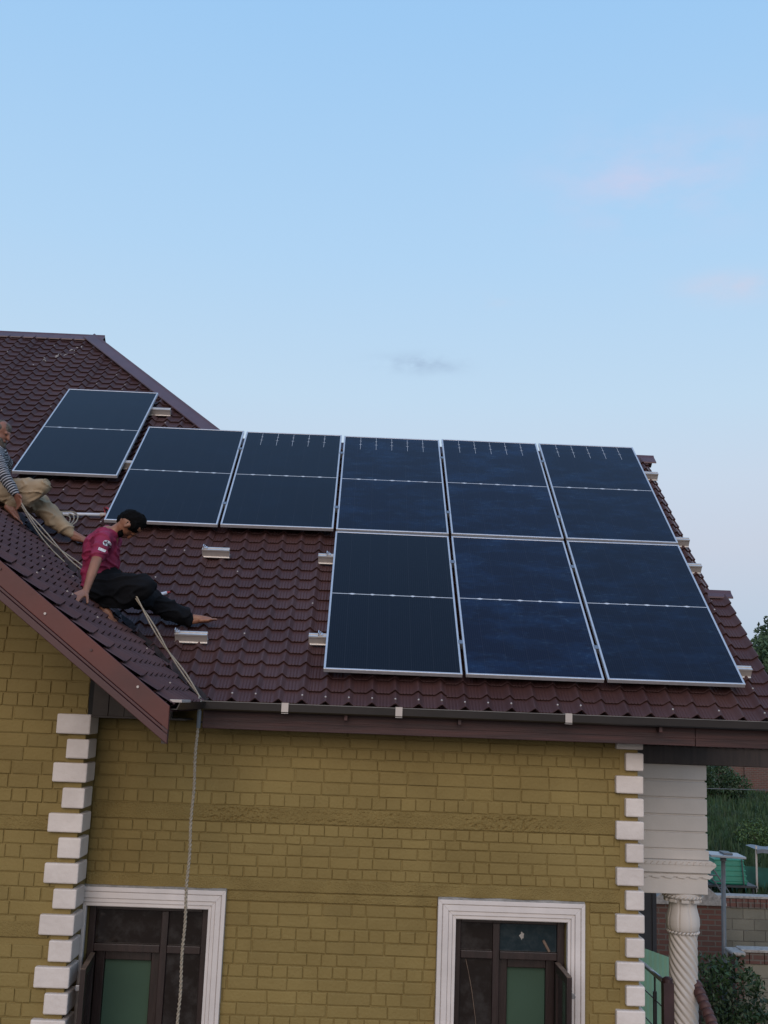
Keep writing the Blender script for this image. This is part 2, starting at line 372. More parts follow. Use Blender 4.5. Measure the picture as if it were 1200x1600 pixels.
# under-sheets (roof decks), a little below the tiles
def deck(pts): main_roof.poly(pts)
def mz(y): return ZE+(y-YE)*tt-.03
def wz(x): return ZW+(XE-x)*TWT-.03
yb = -1.47
deck([(XE, YE, mz(YE)), (X_VERGE2-.02, YE, mz(YE)), (X_VERGE2-.02, YE+N_V2*ROWY, mz(YE+N_V2*ROWY)), (X_VERGE-.02, YE+N_V2*ROWY, mz(YE+N_V2*ROWY)), (X_VERGE-.02, Y_LR, mz(Y_LR)), (hipx(Y_LR), Y_LR, mz(Y_LR)), (hipx(Y_TR), Y_TR, mz(Y_TR)), (X_LEFT, Y_TR, mz(Y_TR)), (X_LEFT, Y_WR, mz(Y_WR)), (X_WR, Y_WR, mz(Y_WR))])
yB1 = 2*Y_LR-YE
deck([(hipx(Y_LR), Y_LR, mz(Y_LR)), (X_VERGE-.02, Y_LR, mz(Y_LR)), (X_VERGE-.02, yB1, mz(YE)), (hipx(Y_LR), yB1, mz(YE))])   # back of the lower roof
yB2 = 2*Y_TR-YE
deck([(X_LEFT, Y_TR, mz(Y_TR)), (hipx(Y_TR), Y_TR, mz(Y_TR)), (hipx(YE), yB2, mz(YE)), (X_LEFT, yB2, mz(YE))])             # back of the upper roof
deck([(hipx(Y_TR), Y_TR, mz(Y_TR)), (hipx(Y_LR), Y_LR, mz(Y_LR)), (hipx(Y_LR)+.02, Y_LR+.01, mz(Y_LR)-.02), (hipx(YE), yB2, mz(YE))])                                       # hip end
XW0 = 2*X_WR-XE
deck([(XE, yb, wz(XE)), (XE, YV, wz(XE)), (X_WR, Y_WR, wz(X_WR)), (X_WR, yb, wz(X_WR))])
deck([(X_WR, yb, wz(X_WR)), (X_WR, Y_WR, wz(X_WR)), (XW0, YE, wz(XE)), (XW0, yb, wz(XE))])
deck([(XW0, YE, mz(YE)), (X_WR, Y_WR, mz(Y_WR)), (X_LEFT, Y_WR, mz(Y_WR)), (X_LEFT, YE, mz(YE))])
roof = main_roof.build('roof', 'cap_metal', house)
pY = YE+N_V2*ROWY; pz = mz(pY)

def HP(a, b, c): return (a, b, c)              # a*x + b*y <= c
slabs = []                                     # (rows range, half planes)
rows_main = [
    (0, N_V2, [HP(1, 0, X_VERGE2), HP(-KW, -1, -(KW*XE+YV))]),
    (N_V2, NW_ROWS, [HP(1, 0, X_VERGE), HP(-KW, -1, -(KW*XE+YV))]),
    (NW_ROWS, N_LOW, [HP(1, 0, X_VERGE)]),
    (N_LOW, N_TOP, [HP(1, .905, -1.40+.905*Y_LR)]),
    (0, NW_ROWS, [HP(KW, -1, KW*XW0-YV)])]
tiles = []                                     # (matrix, mesh builder, mesh, None or half planes)
def clip_state(cs, hps):
    part = False
    for a, b, c in hps:
        ds = [a*p.x+b*p.y-c for p in cs]
        if min(ds) >= -1e-4: return 0
        if max(ds) > 1e-4: part = True
    return 2 if part else 1
def lay(U, V, N, origin, nrow, ncol, hps, mb, me, tl, row0=0):
    jit = [random.Random(k*7+3).uniform(-.007, .007) for k in range(40)]
    for r_ in range(row0, nrow):
        for c_ in range(ncol):
            o = origin+U*(c_*TW)+V*(r_*tl)
            o_ = o+N*(.0085*((c_-40) % 6)/5)+V*jit[(c_+2)//6]*(1 if r_ > 0 else 0)      # sheets of six rolls lap over their neighbours
            cs = [o, o+U*TW, o+U*TW+V*tl, o+V*tl]
            s_ = clip_state(cs, hps)
            if s_ == 0: continue
            M = Matrix((U, V, N)).transposed().to_4x4(); M.translation = o_
            tiles.append([M, mb, me, hps if s_ == 2 else None, cs])
U0 = .0304-.138-TW*40
for (r_a, r_b, hps) in rows_main:
    lay(UR, VR, NR, RP(U0, V_E, OFF), r_b, 64, hps+[HP(-1, 0, -X_LEFT)], TMB, TME, TL, r_a)
UW, VW, NW = Vector((0, 1, 0)), Vector((-ct2, 0, st2)), Vector((st2, 0, ct2))
nwr = int(math.ceil((XE-X_WR)/(WL*ct2)))
lay(UW, VW, NW, Vector((XE, yb, ZW)), nwr, 30, [HP(KW, 1, KW*XE+YV), HP(-1, 0, -X_WR)], WMB, WME, WL)
UW2, VW2, NW2 = Vector((0, -1, 0)), Vector((ct2, 0, st2)), Vector((-st2, 0, ct2))
lay(UW2, VW2, NW2, Vector((XW0, Y_WR+.1, ZW)), nwr, 30, [HP(-KW, 1, YV-KW*XW0), HP(1, 0, X_WR), HP(0, -1, -yb)], WMB, WME, WL)
def covered(p):
    v = p.dot(VR); u = p.x
    if abs(p.dot(NR)-OFF) > .03: return False
    return any(a-.0 < u < a+w-.0 and b+.05 < v < b+h+.1 for _, _, a, b, w, h in PANELS)
def area2(cs):
    q = [px(c) for c in cs]; A = 0
    for i in range(4): A += q[i][0]*q[(i+1) % 4][1]-q[(i+1) % 4][0]*q[i][1]
    cx, cy = sum(k[0] for k in q)/4, sum(k[1] for k in q)/4
    ok = -5 < cx < 1205 and 0 < cy < 1600
    return abs(A)/2 if (ok and not covered(sum(cs, Vector())/4)) else 0
full = [t for t in tiles if t[3] is None]; full.sort(key=lambda t: -area2(t[4]))
solo = set(id(t) for t in full[:300] if area2(t[4]) > 0)
stuff = MB()
for t in tiles:
    M, mb, me, hps, cs = t
    if id(t) in solo:
        o = put('roof_tile', me, roof)
        o.matrix_basis = M
        continue
    if hps is None:
        i = len(stuff.v); stuff.v += [tuple(M @ Vector(p)) for p in mb.v]; stuff.f += [tuple(i+k for k in f) for f in mb.f]
    else:
        b = bmesh.new(); vs_ = [b.verts.new(M @ Vector(p)) for p in mb.v]
        for f in mb.f: b.faces.new([vs_[k] for k in f])
        for a, bb, c in hps:
            nn = Vector((a, bb, 0)); ln = nn.length
            bmesh.ops.bisect_plane(b, geom=b.verts[:]+b.edges[:]+b.faces[:], plane_co=nn*(c/ln/ln), plane_no=nn/ln, clear_outer=True)
        b.verts.index_update(); i = len(stuff.v); stuff.v += [tuple(v.co) for v in b.verts]; stuff.f += [tuple(i+v.index for v in f.verts) for f in b.faces]; b.free()
tag(stuff.build('roof_tiles', 'tile', roof), kind='stuff')
# fixing screws along the rolls
sc = MB()
for t in tiles:
    if t[3] is not None or area2(t[4]) < 60: continue
    rr = random.random()
    low = abs(t[4][0].z-ZE) < .02
    if rr < (.55 if low else .055):
        c = t[0] @ Vector((.138, .055 if low else .04, .041+.013)); sc.tube([c, c+(t[0].to_3x3() @ Vector((0, 0, 1)))*.009], .0075, 6)
tag(sc.build('roof_screws', 'strap', roof), kind='stuff')

# old paint splashes near the top of the hip
sp = MB(); rs = random.Random(4)
for k in range(11):
    u_, v_ = -4.28+.045*k+rs.uniform(-.05, .05), 6.75+.07*k+rs.uniform(-.08, .08); dv = rs.uniform(.02, .07); du = rs.uniform(-.04, .05)
    sp.tube([RP(u_, v_, OFF+.058), RP(u_+du*.5, v_+dv*.6, OFF+.060), RP(u_+du, v_+dv, OFF+.058)], [.003, rs.uniform(.004, .008), .002], 6)
tag(sp.build('paint_splashes', 'strap', roof), kind='stuff')
# ridge and hip caps: folded metal with thickness
def cap(name, a, b, n1, n2, w, parent, thick=.012, lift=.045):
    a, b = Vector(a), Vector(b); d = (b-a).normalized(); mb = MB()
    def side(n):
        s = d.cross(n); s = s if s.z < 0 else -s
        return s.normalized()
    s1, s2 = side(Vector(n1)), side(Vector(n2)); upv = Vector((0, 0, 1))
    def ring(p):
        t = p+upv*lift; return [t+s1*w-upv*thick, t+s1*w+upv*.004, t+s1*.03+upv*.004, t+upv*.018, t+s2*.03+upv*.004, t+s2*w+upv*.004, t+s2*w-upv*thick, t-upv*thick]
    A, B = ring(a), ring(b); k = len(A); mb.v = [tuple(p) for p in A+B]
    for i in range(k): mb.f.append((i, (i+1) % k, k+(i+1) % k, k+i))
    mb.f.append(tuple(range(k))[::-1]); mb.f.append(tuple(range(k, 2*k)))
    return mb.build(name, 'cap_metal', parent, fix=True)
BR = (0, st, ct)
cap('ridge_cap', (X_LEFT, Y_TR, mz(Y_TR)+.05), (hipx(Y_TR)+.13, Y_TR, mz(Y_TR)+.05), NR, BR, .17, roof)
cap('hip_cap', (hipx(Y_TR)-.02, Y_TR-.02, mz(Y_TR)+.062), (hipx(Y_LR)+.12, Y_LR-.13, mz(Y_LR-.13)+.062), NR, (st, 0, ct), .17, roof)
cap('ridge_cap', (hipx(Y_LR), Y_LR, mz(Y_LR)+.03), (X_VERGE+.10, Y_LR, mz(Y_LR)+.03), NR, BR, .15, roof)
cap('ridge_cap', (X_VERGE-.06, pY+.02, pz+.045), (X_VERGE2+.06, pY+.02, pz+.045), NR, BR, .09, roof)
cap('ridge_cap', (X_WR, yb-.03, wz(X_WR)+.05), (X_WR, Y_WR+.1, wz(X_WR)+.05), NW, NW2, .15, roof)
# dark lead valley strip between the two slopes
vm = MB(); vd = Vector((-1, KW, TWT)).normalized(); v0 = Vector((XE+.02, YV-.02, ZW+.012)); L_ = (Vector((X_WR, Y_WR, 0))-Vector((XE, YV, 0))).length/math.hypot(vd.x, vd.y)
s1 = (VR - vd*VR.dot(vd)).normalized(); s2 = (VW - vd*VW.dot(vd)).normalized()
for i in range(40):
    a, b = v0+vd*(L_*i/40), v0+vd*(L_*(i+1)/40); w1, w2 = .062+.012*math.sin(i*2.1), .062+.012*math.sin((i+1)*2.1)
    for s_, N_ in ((s1, NR), (s2, NW)): vm.quad(a+N_*.004, b+N_*.004, b+s_*w2+N_*.034, a+s_*w1+N_*.034)
mat('valley', (.022, .016, .018), .8, .5, 12, bump=.6, bscale=30)
vm.build('valley_flashing', 'valley', roof, fix=True)

# ------------------------------------------------------------------ walls
YM, XM0, XM1 = .20, -1.83, 2.62      # main wall front plane and its ends
YWG = -.18                           # wing gable wall plane
WINS = [(-1.80, -.832, -3.45, -1.93), (1.144, 2.041, -3.45, -1.937)]
wall = MB()
def plate(x0, x1, z0, z1, y0, y1, holes):
    xs_ = sorted({x0, x1, *[h[0] for h in holes], *[h[1] for h in holes]}); zs_ = sorted({z0, z1, *[h[2] for h in holes], *[h[3] for h in holes]})
    for i in range(len(xs_)-1):
        for j in range(len(zs_)-1):
            cx, cz = (xs_[i]+xs_[i+1])/2, (zs_[j]+zs_[j+1])/2
            if any(h[0] < cx < h[1] and h[2] < cz < h[3] for h in holes): continue
            wall.box(xs_[i], xs_[i+1], y0, y1, zs_[j], zs_[j+1])
MR = .0125                            # mortar recess
plate(XM0-.3, XM1-.002, GZ-.05, -.34, YM+MR, YM+.24, WINS)
wall.box(XM1-.24, XM1-.001, YM+.241, 7.2, GZ-.05, -.34)            # right side wall
wall.box(-6.9, XM0-.302, YM+.24, 7.2, GZ-.05, -.34)                # mass of the house behind the wing
wall.box(XM0-.3, XM1-.24, 6.9, 7.19, GZ-.05, -.34)
# wing: gable wall with its slope
gx0 = 2*X_WR-XM0
wall.prism([(gx0, GZ-.05), (XM0, GZ-.05), (XM0, ZW+(XE-XM0)*TWT-.06), (X_WR, wz(X_WR)-.06), (gx0, ZW+(XE-XM0)*TWT-.06)], 'y', YWG+MR, YM+MR-.001)
wall_o = wall.build('wall', 'olive', house, fix=True)
# brick shapes: bevelled faces, shared by all bricks
def brick_variant(k):
    rnd = random.Random(100+k); mb = MB(); j = lambda s: rnd.uniform(-s, s)
    b = .05; o = [(-.5, -.5), (.5, -.5), (.5, .5), (-.5, .5)]
    outer = [(x, 0.0, z) for x, z in o]
    mid = [(x*(.992)+j(.006), -.72+j(.14), z*.97+j(.02)) for x, z in o]
    inner = [(x*.935+j(.014), -1.0+j(.10), z*.84+j(.04)) for x, z in o]
    mb.v = outer+mid+inner
    for A, B in ((0, 4), (4, 8)):
        for i in range(4): mb.f.append((A+i, A+(i+1) % 4, B+(i+1) % 4, B+i))
    mb.f.append((8, 9, 10, 11)); return mb
BV = [brick_variant(k) for k in range(10)]; BM = [b.mesh('brick', 'olive', smooth=False) for b in BV]
bricks = []     # (x0,x1,z0,z1,y)
def course(x0, x1, z1, h, kind, y, holes, phase=0.0):
    x = x0-phase; rnd = random.Random(int(z1*1000)+int(x0*77))
    while x < x1-.01:
        if kind == 's': w = rnd.uniform(.225, .245)
        elif kind == 'h': w = rnd.uniform(.112, .124)
        else: w = rnd.choice((.235, .23, .117, .235, .12, .35 if rnd.random() < .3 else .235))
        a, b = max(x, x0), min(x+w, x1)
        x += w
        for q0, q1, p0, p1 in holes:
            if z1 > p0 and z1-h < p1:
                if a >= q0 and b <= q1: a = b
                elif a < q0 < b: b = q0
                elif a < q1 < b: a = q1
        if b-a > .035: g1, g2 = (rnd.choice((.0015, .0025, .003, .004, .008)) for _ in range(2)); bricks.append((a+g1, b-g2, z1-h+rnd.uniform(.002, .0055), z1-rnd.uniform(.002, .005), y, rnd.uniform(.7, 1.1)))
TRIM = [(-1.83, -.70, -3.6, -1.785), (.997, 2.222, -3.6, -1.783)]
cs_main = [(-.462, .089, 's'), (-.551, .088, 's'), (-.639, .087, 'h'), (-.726, .088, 's'), (-.814, .104, 's'), (-.918, .102, 's'), (-1.02, .102, 'h'),
           (-1.255, .088, 'h'), (-1.343, .070, 'm'), (-1.413, .089, 'm'), (-1.502, .089, 'm'), (-1.591, .082, 'h')]
ph = 0
for z1, h, k in cs_main: course(XM0, XM1, z1, h, k, YM, TRIM, random.uniform(0, .2))
z = -1.86
for i in range(18):
    course(XM0, XM1, z, .095, 'mshmmhs'[i % 7], YM, TRIM, random.uniform(0, .2)); z -= .095
z = .86; i = 0
WB = []
while z > -3.5:
    if not (-1.30 < z < -1.17 or -2.08 < z < -1.96):
        xe = XM0-.002
        xl = -3.3
        course(xl, xe, z, .104, 'smsmhms'[i % 7], YWG, [], random.uniform(0, .2))
    z -= .104; i += 1
# gable: keep bricks under the slope
bricks = [b for b in bricks if not (b[4] < 0 and b[3] > ZW+(XE-b[1])*TWT-.10)]
rank = []
for b in bricks:
    x_, y_, d_ = px(((b[0]+b[1])/2, b[4], (b[2]+b[3])/2)); a_ = (b[1]-b[0])*(b[3]-b[2])/d_**2
    rank.append((-(a_ if (0 < x_ < 1200 and 900 < y_ < 1600) else 0), b))
rank.sort(key=lambda t: t[0]); bst = MB()
for i, (a_, b) in enumerate(rank):
    k = random.randrange(10); M = Matrix.Translation(((b[0]+b[1])/2, b[4]+MR+.001, (b[2]+b[3])/2)) @ Matrix.Diagonal((b[1]-b[0], MR*b[5], b[3]-b[2], 1))
    if i < 300 and a_ < 0:
        o = put('brick', BM[k], wall_o); o.matrix_basis = M
    else:
        n0 = len(bst.v); bst.v += [tuple(M @ Vector(p)) for p in BV[k].v]; bst.f += [tuple(n0+q for q in f) for f in BV[k].f]
tag(bst.build('brick_courses', 'olive', wall_o), kind='stuff')
# rough concrete bands with honeycombed patches
def band(x0, x1, z0, z1, y, seed, rough):
    mb = MB(); nx = int((x1-x0)/.0075); nz_ = int((z1-z0)/.0065)
    for j in range(nz_+1):
        for i in range(nx+1):
            x = x0+(x1-x0)*i/nx; z_ = z0+(z1-z0)*j/nz_; e = min(j, nz_-j)/nz_
            patch = .55*max(0, noise.noise((x*1.6+seed, z_*2, seed))+.12+rough)*max(0, 1-abs(e-.26)*3.0)
            pit = min(.02, (max(0, noise.noise((x*70+seed, z_*78, 1.7))-.12)*.13+max(0, noise.noise((x*36, z_*40+seed, 4.2))-.30)*.16)*patch)
            w = .004*noise.noise((x*6, z_*14, seed))
            yy = y-.004+w+pit if 0 < j < nz_ else y+MR
            mb.v.append((x, yy, z_+(.007*noise.noise((x*9, seed, 0)) if j in (0, nz_) else 0)))
    for j in range(nz_):
        for i in range(nx):
            a = j*(nx+1)+i; mb.f.append((a, a+1, a+nx+2, a+nx+1))
    mb.build('concrete_band', 'olive_band', wall_o, smooth=True)
band(XM0+.01, XM1-.15, -1.253, -1.125, YM, 3.1, .15)
band(XM0+.01, XM1-.15, -1.780, -1.676, YM, 8.4, -.22)
band(-.695, .992, -1.858, -1.783, YM, 5.2, .02)
band(2.226, XM1-.16, -1.858, -1.783, YM, 2.2, .0)
band(-3.3, XM0-.16, -1.325, -1.222, YWG, 6.1, .2)
band(-3.3, XM0-.16, -2.11, -1.985, YWG, 1.4, .2)
# plaster edge strips beside the corner blocks
ps = MB(); ps.box(XM1-.155, XM1-.002, YM-.002, YM+.1, -3.6, -.47); ps.build('plaster_strip', 'olive', wall_o, bevel=.004)
ps = MB(); ps.box(XM0-.14, XM0-.0005, YWG-.002, YWG+.2, -3.6, -.42); ps.build('plaster_strip', 'olive', wall_o, bevel=.004)

# corner blocks
def quoin(x0, x1, y0, y1, z0, z1):
    mb = MB(); j = lambda: random.uniform(-.004, .004)
    mb.box(x0+j(), x1+j()*.5, y0+j()*.5, y1, z0+j(), z1+j()); mb.build('corner_block', 'white_paint', house, bevel=.011)
for i in range(17):
    z1 = -.435-.1868*i; quoin(-2.053 if i % 2 == 0 else -1.965, -1.79, -.222, .045 if i % 2 == 0 else .03, z1-.147, z1)
quoin(2.43, 2.655, .152, .40, -.56, -.50)
for i in range(17):
    z1 = -.590-.1805*i; quoin(2.508 if i % 2 == 0 else 2.43, 2.655, .15, .40 if i % 2 else .33, z1-.145, z1)

# ------------------------------------------------------------------ eaves: fascia, gutter, straps, barge board, soffit
f = MB(); f.box(XE+.02, 3.0, -.115, -.075, -.507, -.31); f.build('fascia_board', 'fascia', house, bevel=.004)
f = MB(); f.box(3.004, 3.70, -.115, -.075, -.509, -.312); f.build('fascia_board', 'fascia', house, bevel=.004)
f = MB(); f.box(XE+.02, 3.70, -.121, -.1155, -.445, -.437); f.build('fascia_bead', 'fascia', house)
f = MB(); f.box(XE, 3.7, -.07, YM+.1, -.47, -.455); f.build('soffit', 'soffit', house)
gt = MB(); prof = [(-.118, -.300), (-.118, -.352), (-.135, -.363), (-.225, -.363), (-.243, -.352), (-.250, -.297), (-.244, -.297), (-.238, -.348), (-.224, -.356), (-.137, -.356), (-.124, -.348), (-.124, -.300)]
gt.prism(prof, 'x', XE-.0, 3.74); go = gt.build('gutter', 'gutter', house, fix=True)
lp = MB(); lp.box(XE, 3.74, -.2545, -.2425, -.2968, -.2915); lp.build('gutter_lip', 'gutter_lip', go)
for xg in (-.28, .615, 1.955, 3.25):
    s_ = MB(); wv = .027
    s_.box(xg-wv, xg+wv, -.2605, -.2560, -.357, -.287); s_.box(xg-wv, xg+wv, -.2555, -.13, -.2895, -.286); s_.box(xg-wv, xg+wv, -.2605, -.22, -.3685, -.3645)
    if xg < 3: s_.build('gutter_strap', 'strap', go)
for xg in (2.70, 3.64, 1.1, .2):
    s_ = MB(); s_.box(xg-.012, xg+.012, -.20, -.116, -.405, -.365); s_.build('gutter_bracket', 'fascia', go)
# wing gutter along its eave, with the white end piece
gt = MB(); gt.prism([(XE-.05, -.30), (XE-.05, -.355), (XE+.03, -.355), (XE+.055, -.30), (XE+.048, -.30), (XE+.026, -.349), (XE-.043, -.349), (XE-.043, -.30)], 'y', yb+.03, YE-.08); wg = gt.build('wing_gutter', 'gutter', house, fix=True)
s_ = MB(); s_.box(XE-.02, XE+.062, yb+.02, yb+.40, -.307, -.287); s_.build('gutter_end_piece', 'strap', wg, bevel=.003)
# barge boards with two grooves
def barge(sign):
    P = lambda x, z: ((x if sign > 0 else 2*X_WR-x), z)
    yF = yb-.03
    def strip(d0, d1, y, mt, nm, par, t=.03):
        mb = MB(); q = [P(XE-.01, ZW+.012-d0), P(XE-.01, ZW+.012-d1), P(X_WR, ZW+.012-d1+(XE-.01-X_WR)*TWT), P(X_WR, ZW+.012-d0+(XE-.01-X_WR)*TWT)]
        mb.prism(q, 'y', y, y+t); return mb.build(nm, mt, par, bevel=.004, fix=True)
    bb = strip(.005, .165, yF, 'barge', 'barge_board', house)
    strip(.168, .192, yF-.004, 'barge_trim', 'barge_moulding', bb); strip(.196, .255, yF-.008, 'barge_trim', 'barge_moulding', bb, .036)
    mb = MB(); mb.box(*( (XE-.05, XE-.012) if sign > 0 else (2*X_WR-XE+.012, 2*X_WR-XE+.05)), yF+.001, yF+.05, ZW-.24, ZW-.02); mb.build('barge_end', 'dark_wood', bb)
barge(1); barge(-1)
for k in range(9):      # bare screws on the barge board
    d = .22+.33*k; c = Vector((XE-.01-d, yb-.036, ZW+.012-.055-.02*(k % 3)+d*TWT)); mb = MB(); mb.tube([c+Vector((0, .004, 0)), c-Vector((0, .003, 0))], .009, 8); mb.build('screw', 'barge_trim' if k % 2 else 'strap', roof)
# boxed eave end beside the wing corner: upright boards
for k in range(5):
    x0 = XM0+.04+k*.125; x1 = x0+.12
    if x0 > XE-.15: break
    top = ZW+(XE-x1)*TWT-.07; mb = MB(); mb.prism([(x0, -.437), (x1, -.437), (x1, top), (x0, top+.12*TWT)], 'y', YWG-.02+.006*(k % 2), YWG+.03); mb.build('soffit_board', 'soffit', house, fix=True)
mb = MB(); mb.box(XM0+.002, XE-.1, YWG-.035, YM, -.452, -.438); mb.build('soffit_plate', 'soffit', house)
mb = MB(); mb.box(XM0+.0, XM0+.035, YWG+.0, YM, -.437, .2); mb.build('soffit_gap_shade', 'dark_room', house)  # near-black filler painting the shade of the gap between wall and boards

# ------------------------------------------------------------------ windows
def window(x0, x1, z1, z0, left_clip, mull, transom, door_side, panes, wi):
    w = empty('window', ((x0+x1)/2, YM, z0)); w.parent = house; w.matrix_parent_inverse = Matrix.Translation(-WLOC[house]); WLOC[w] = Vector(((x0+x1)/2, YM, z0))
    # white moulded surround: four stepped fillets, mitred at the corners
    steps = [(0.0, .034, .055), (.036, .040, .046), (.040, .085, .050), (.087, .118, .040), (.120, .147, .030)]
    for a, b, d in steps:
        mb = MB(); xo0, xo1, zo = x0-.147+a, x1+.135-a*.92, z1+.152-a; xi0, xi1, zi = x0-.147+b, x1+.135-b*.92, z1+.152-b
        xl = max(xo0, left_clip); xl2 = max(xi0, left_clip)
        ya, yb_ = YM-d, YM+.03
        mb.prism([(xl, zo), (xo1, zo), (xi1, zi), (xl2, zi)], 'y', ya, yb_)
        mb.prism([(xo1, zo), (xo1, z0), (xi1, z0), (xi1, zi)], 'y', ya, yb_)
        if xo0 > left_clip: mb.prism([(xo0, zo), (xi0, zi), (xi0, z0), (xo0, z0)], 'y', ya, yb_)
        mb.build('surround_fillet', 'white_trim', w, fix=True, bevel=.003)
    mb = MB(); n_ = 60                       # uneven cement edge on top of the surround
    xl = max(x0-.147, left_clip)
    for i in range(n_):
        xa, xb = xl+(x1+.135-xl)*i/n_, xl+(x1+.135-xl)*(i+1)/n_; ha, hb = [.006+.008*(noise.noise((q*5, 3, wi))+.5) for q in (xa, xb)]
        mb.quad((xa, YM-.05, z1+.1525), (xb, YM-.05, z1+.1525), (xb, YM-.03, z1+.153+hb), (xa, YM-.03, z1+.153+ha)); mb.quad((xa, YM-.03, z1+.153+ha), (xb, YM-.03, z1+.153+hb), (xb, YM+.02, z1+.153+hb), (xa, YM+.02, z1+.153+ha))
    mb.build('cement_edge', 'cement', w)
    mb = MB(); mb.box(x0-.012, x0-.001, YM-.02, YM+.2, z0, z1+.01); mb.box(x1+.001, x1+.012, YM-.02, YM+.2, z0, z1+.01); mb.box(x0-.012, x1+.012, YM-.02, YM+.2, z1+.001, z1+.012); mb.build('reveal', 'white_trim', w)
    yf = YM+.10
    def bar(a, b, c, d, nm='frame', yy=yf, t=.06, mt='window_wood'):
        q = MB(); q.box(a, b, yy, yy+t, c, d); return q.build(nm, mt, w, bevel=.005)
    bar(x0, x0+.055, z0, z1); bar(x1-.06, x1, z0, z1); bar(x0+.056, x1-.061, z1-.045, z1-.001)
    bar(mull-.028, mull+.028, z0, z1-.046, yy=yf+.004); bar(x0+.056, mull-.029, transom-.03, transom+.03, yy=yf-.003); bar(mull+.029, x1-.061, transom-.03, transom+.03, yy=yf-.003)
    def glass(a, b, c, d, mt): q = MB(); q.box(a, b, yf+.028, yf+.034, c, d); q.build('pane', mt, w)
    if door_side > 0:       # paint smear on the upper pane, a stick and a cord leaning behind the glass
        xs0, zs0 = mull+.21, transom+.15; q = MB(); q.poly([(xs0+(.015+.009*math.sin(k*2.3))*math.cos(k*.52), yf+.0255, zs0+(.030+.014*math.sin(k*3.1))*math.sin(k*.52)) for k in range(12)]); q.build('paint_smear', 'cement', w)
        q = MB(); q.tube([(x1-.17, yf+.022, transom+.12), (x1-.12, yf+.022, transom+.035)], .011, 8); q.build('stick', 'edge_wood', w)
        q = MB(); q.tube([(x0+.10, yf+.022, transom-.04), (x0+.125, yf+.022, transom-.14), (x0+.155, yf+.022, transom-.28), (x0+.19, yf+.022, transom-.5), (x0+.24, yf+.022, z0)], .0025, 6); q.build('cord', 'edge_wood', w)
    glass(x0+.056, mull-.029, transom+.031, z1-.046, panes[0]); glass(mull+.029, x1-.061, transom+.031, z1-.046, panes[1])
    a, b = ((x0+.056, mull-.029) if door_side > 0 else (mull+.029, x1-.061)); glass(a, b, z0, transom-.031, 'pane')
    a, b = ((mull+.029, x1-.061) if door_side > 0 else (x0+.056, mull-.029))        # open side: inner frame with green room beyond
    yi = yf+.09; fr = .075
    bar(a+.002, a+fr, z0, transom-.03, 'inner_frame', yi, .035); bar(b-fr, b-.002, z0, transom-.03, 'inner_frame', yi, .035); bar(a+fr+.001, b-fr-.001, transom-.11, transom-.03, 'inner_frame', yi, .035)
    q = MB(); q.box(a+fr, b-fr, yi+.045, yi+.05, z0, transom-.10); q.build('green_screen', 'green_room', w)
    # casement swung out
    hx = (x1-.06) if door_side > 0 else (x0+.055); wd = b-a; ang = R(91 if door_side > 0 else 84)*door_side
    M = Matrix.Translation((hx, yf-.005, 0)) @ Matrix.Rotation(ang, 4, 'Z')
    sx = -door_side
    def cb(u0_, u1_, c, d, y0, y1, nm, mt):
        q = MB(); aa, bb_ = sorted((u0_*sx, u1_*sx)); q.box(aa, bb_, y0, y1, c, d, M); return q.build(nm, mt, w, bevel=.003)
    zt = transom-.045
    cb(0, .06, z0, zt, -.02, .02, 'casement_stile', 'window_wood'); cb(wd-.06, wd, z0, zt, -.02, .02, 'casement_stile', 'window_wood'); cb(.061, wd-.061, zt-.06, zt, -.02, .02, 'casement_rail', 'window_wood')
    cb(.0, wd, zt+.0005, zt+.006, -.02, .02, 'casement_edge', 'edge_wood'); cb(.06, wd-.06, z0, zt-.06, -.004, .004, 'casement_pane', 'pane')
    cb(wd-.045, wd-.03, zt-.16, zt-.12, -.05*1, -.02, 'latch', 'clamp'); cb(wd-.05, wd-.01, zt-.145, zt-.135, -.052, -.046, 'latch', 'clamp')
    # the room behind
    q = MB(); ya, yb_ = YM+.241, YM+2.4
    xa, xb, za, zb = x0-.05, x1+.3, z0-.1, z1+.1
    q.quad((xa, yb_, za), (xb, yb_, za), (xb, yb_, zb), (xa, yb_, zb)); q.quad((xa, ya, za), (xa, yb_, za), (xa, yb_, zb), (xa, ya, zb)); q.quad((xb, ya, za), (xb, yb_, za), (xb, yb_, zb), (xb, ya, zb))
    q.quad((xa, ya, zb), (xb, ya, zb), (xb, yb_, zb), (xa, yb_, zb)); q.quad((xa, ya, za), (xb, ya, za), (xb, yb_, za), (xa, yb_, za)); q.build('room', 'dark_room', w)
window(-1.80, -.832, -1.93, -3.45, XM0+.001, -1.19, -2.265, -1, ('pane', 'pane'), 1)
window(1.144, 2.041, -1.937, -3.45, -9, 1.487, -2.225, 1, ('pane', 'pane_blue_reflection'), 2)

# ------------------------------------------------------------------ porch on the right: beam, ribbed pier, twisted column, railing
mb = MB(); mb.box(XM1+.01, 4.6, 1.16, 1.5, -.712, -.545); mb.build('porch_beam', 'dark_wood', house, bevel=.006)
mb = MB()
for i in range(70):     # ribbed edge of the sheet lying on the beam
    xx = XM1+.02+i*.027; mb.tube([(xx, 1.12, -.538+.004*(i % 3)), (xx, 1.8, -.50)], .013, 6)
tag(mb.build('porch_sheet_edge', 'gutter', house), kind='stuff')
for i in range(6):
    z1 = -.7125-.1505*i-(.004 if i else 0); z0_ = z1-.137 if i < 5 else -1.552; q = MB(); q.box(XM1-.1, 3.515+(.0 if i < 5 else .012), 1.2, 1.52, z0_, z1); q.build('pier_course', 'cream_pier', house, bevel=.007)
q = MB(); q.box(XM1-.1, 3.500, 1.215, 1.505, -1.66, -.713); q.build('pier_core', 'cream_pier', house)
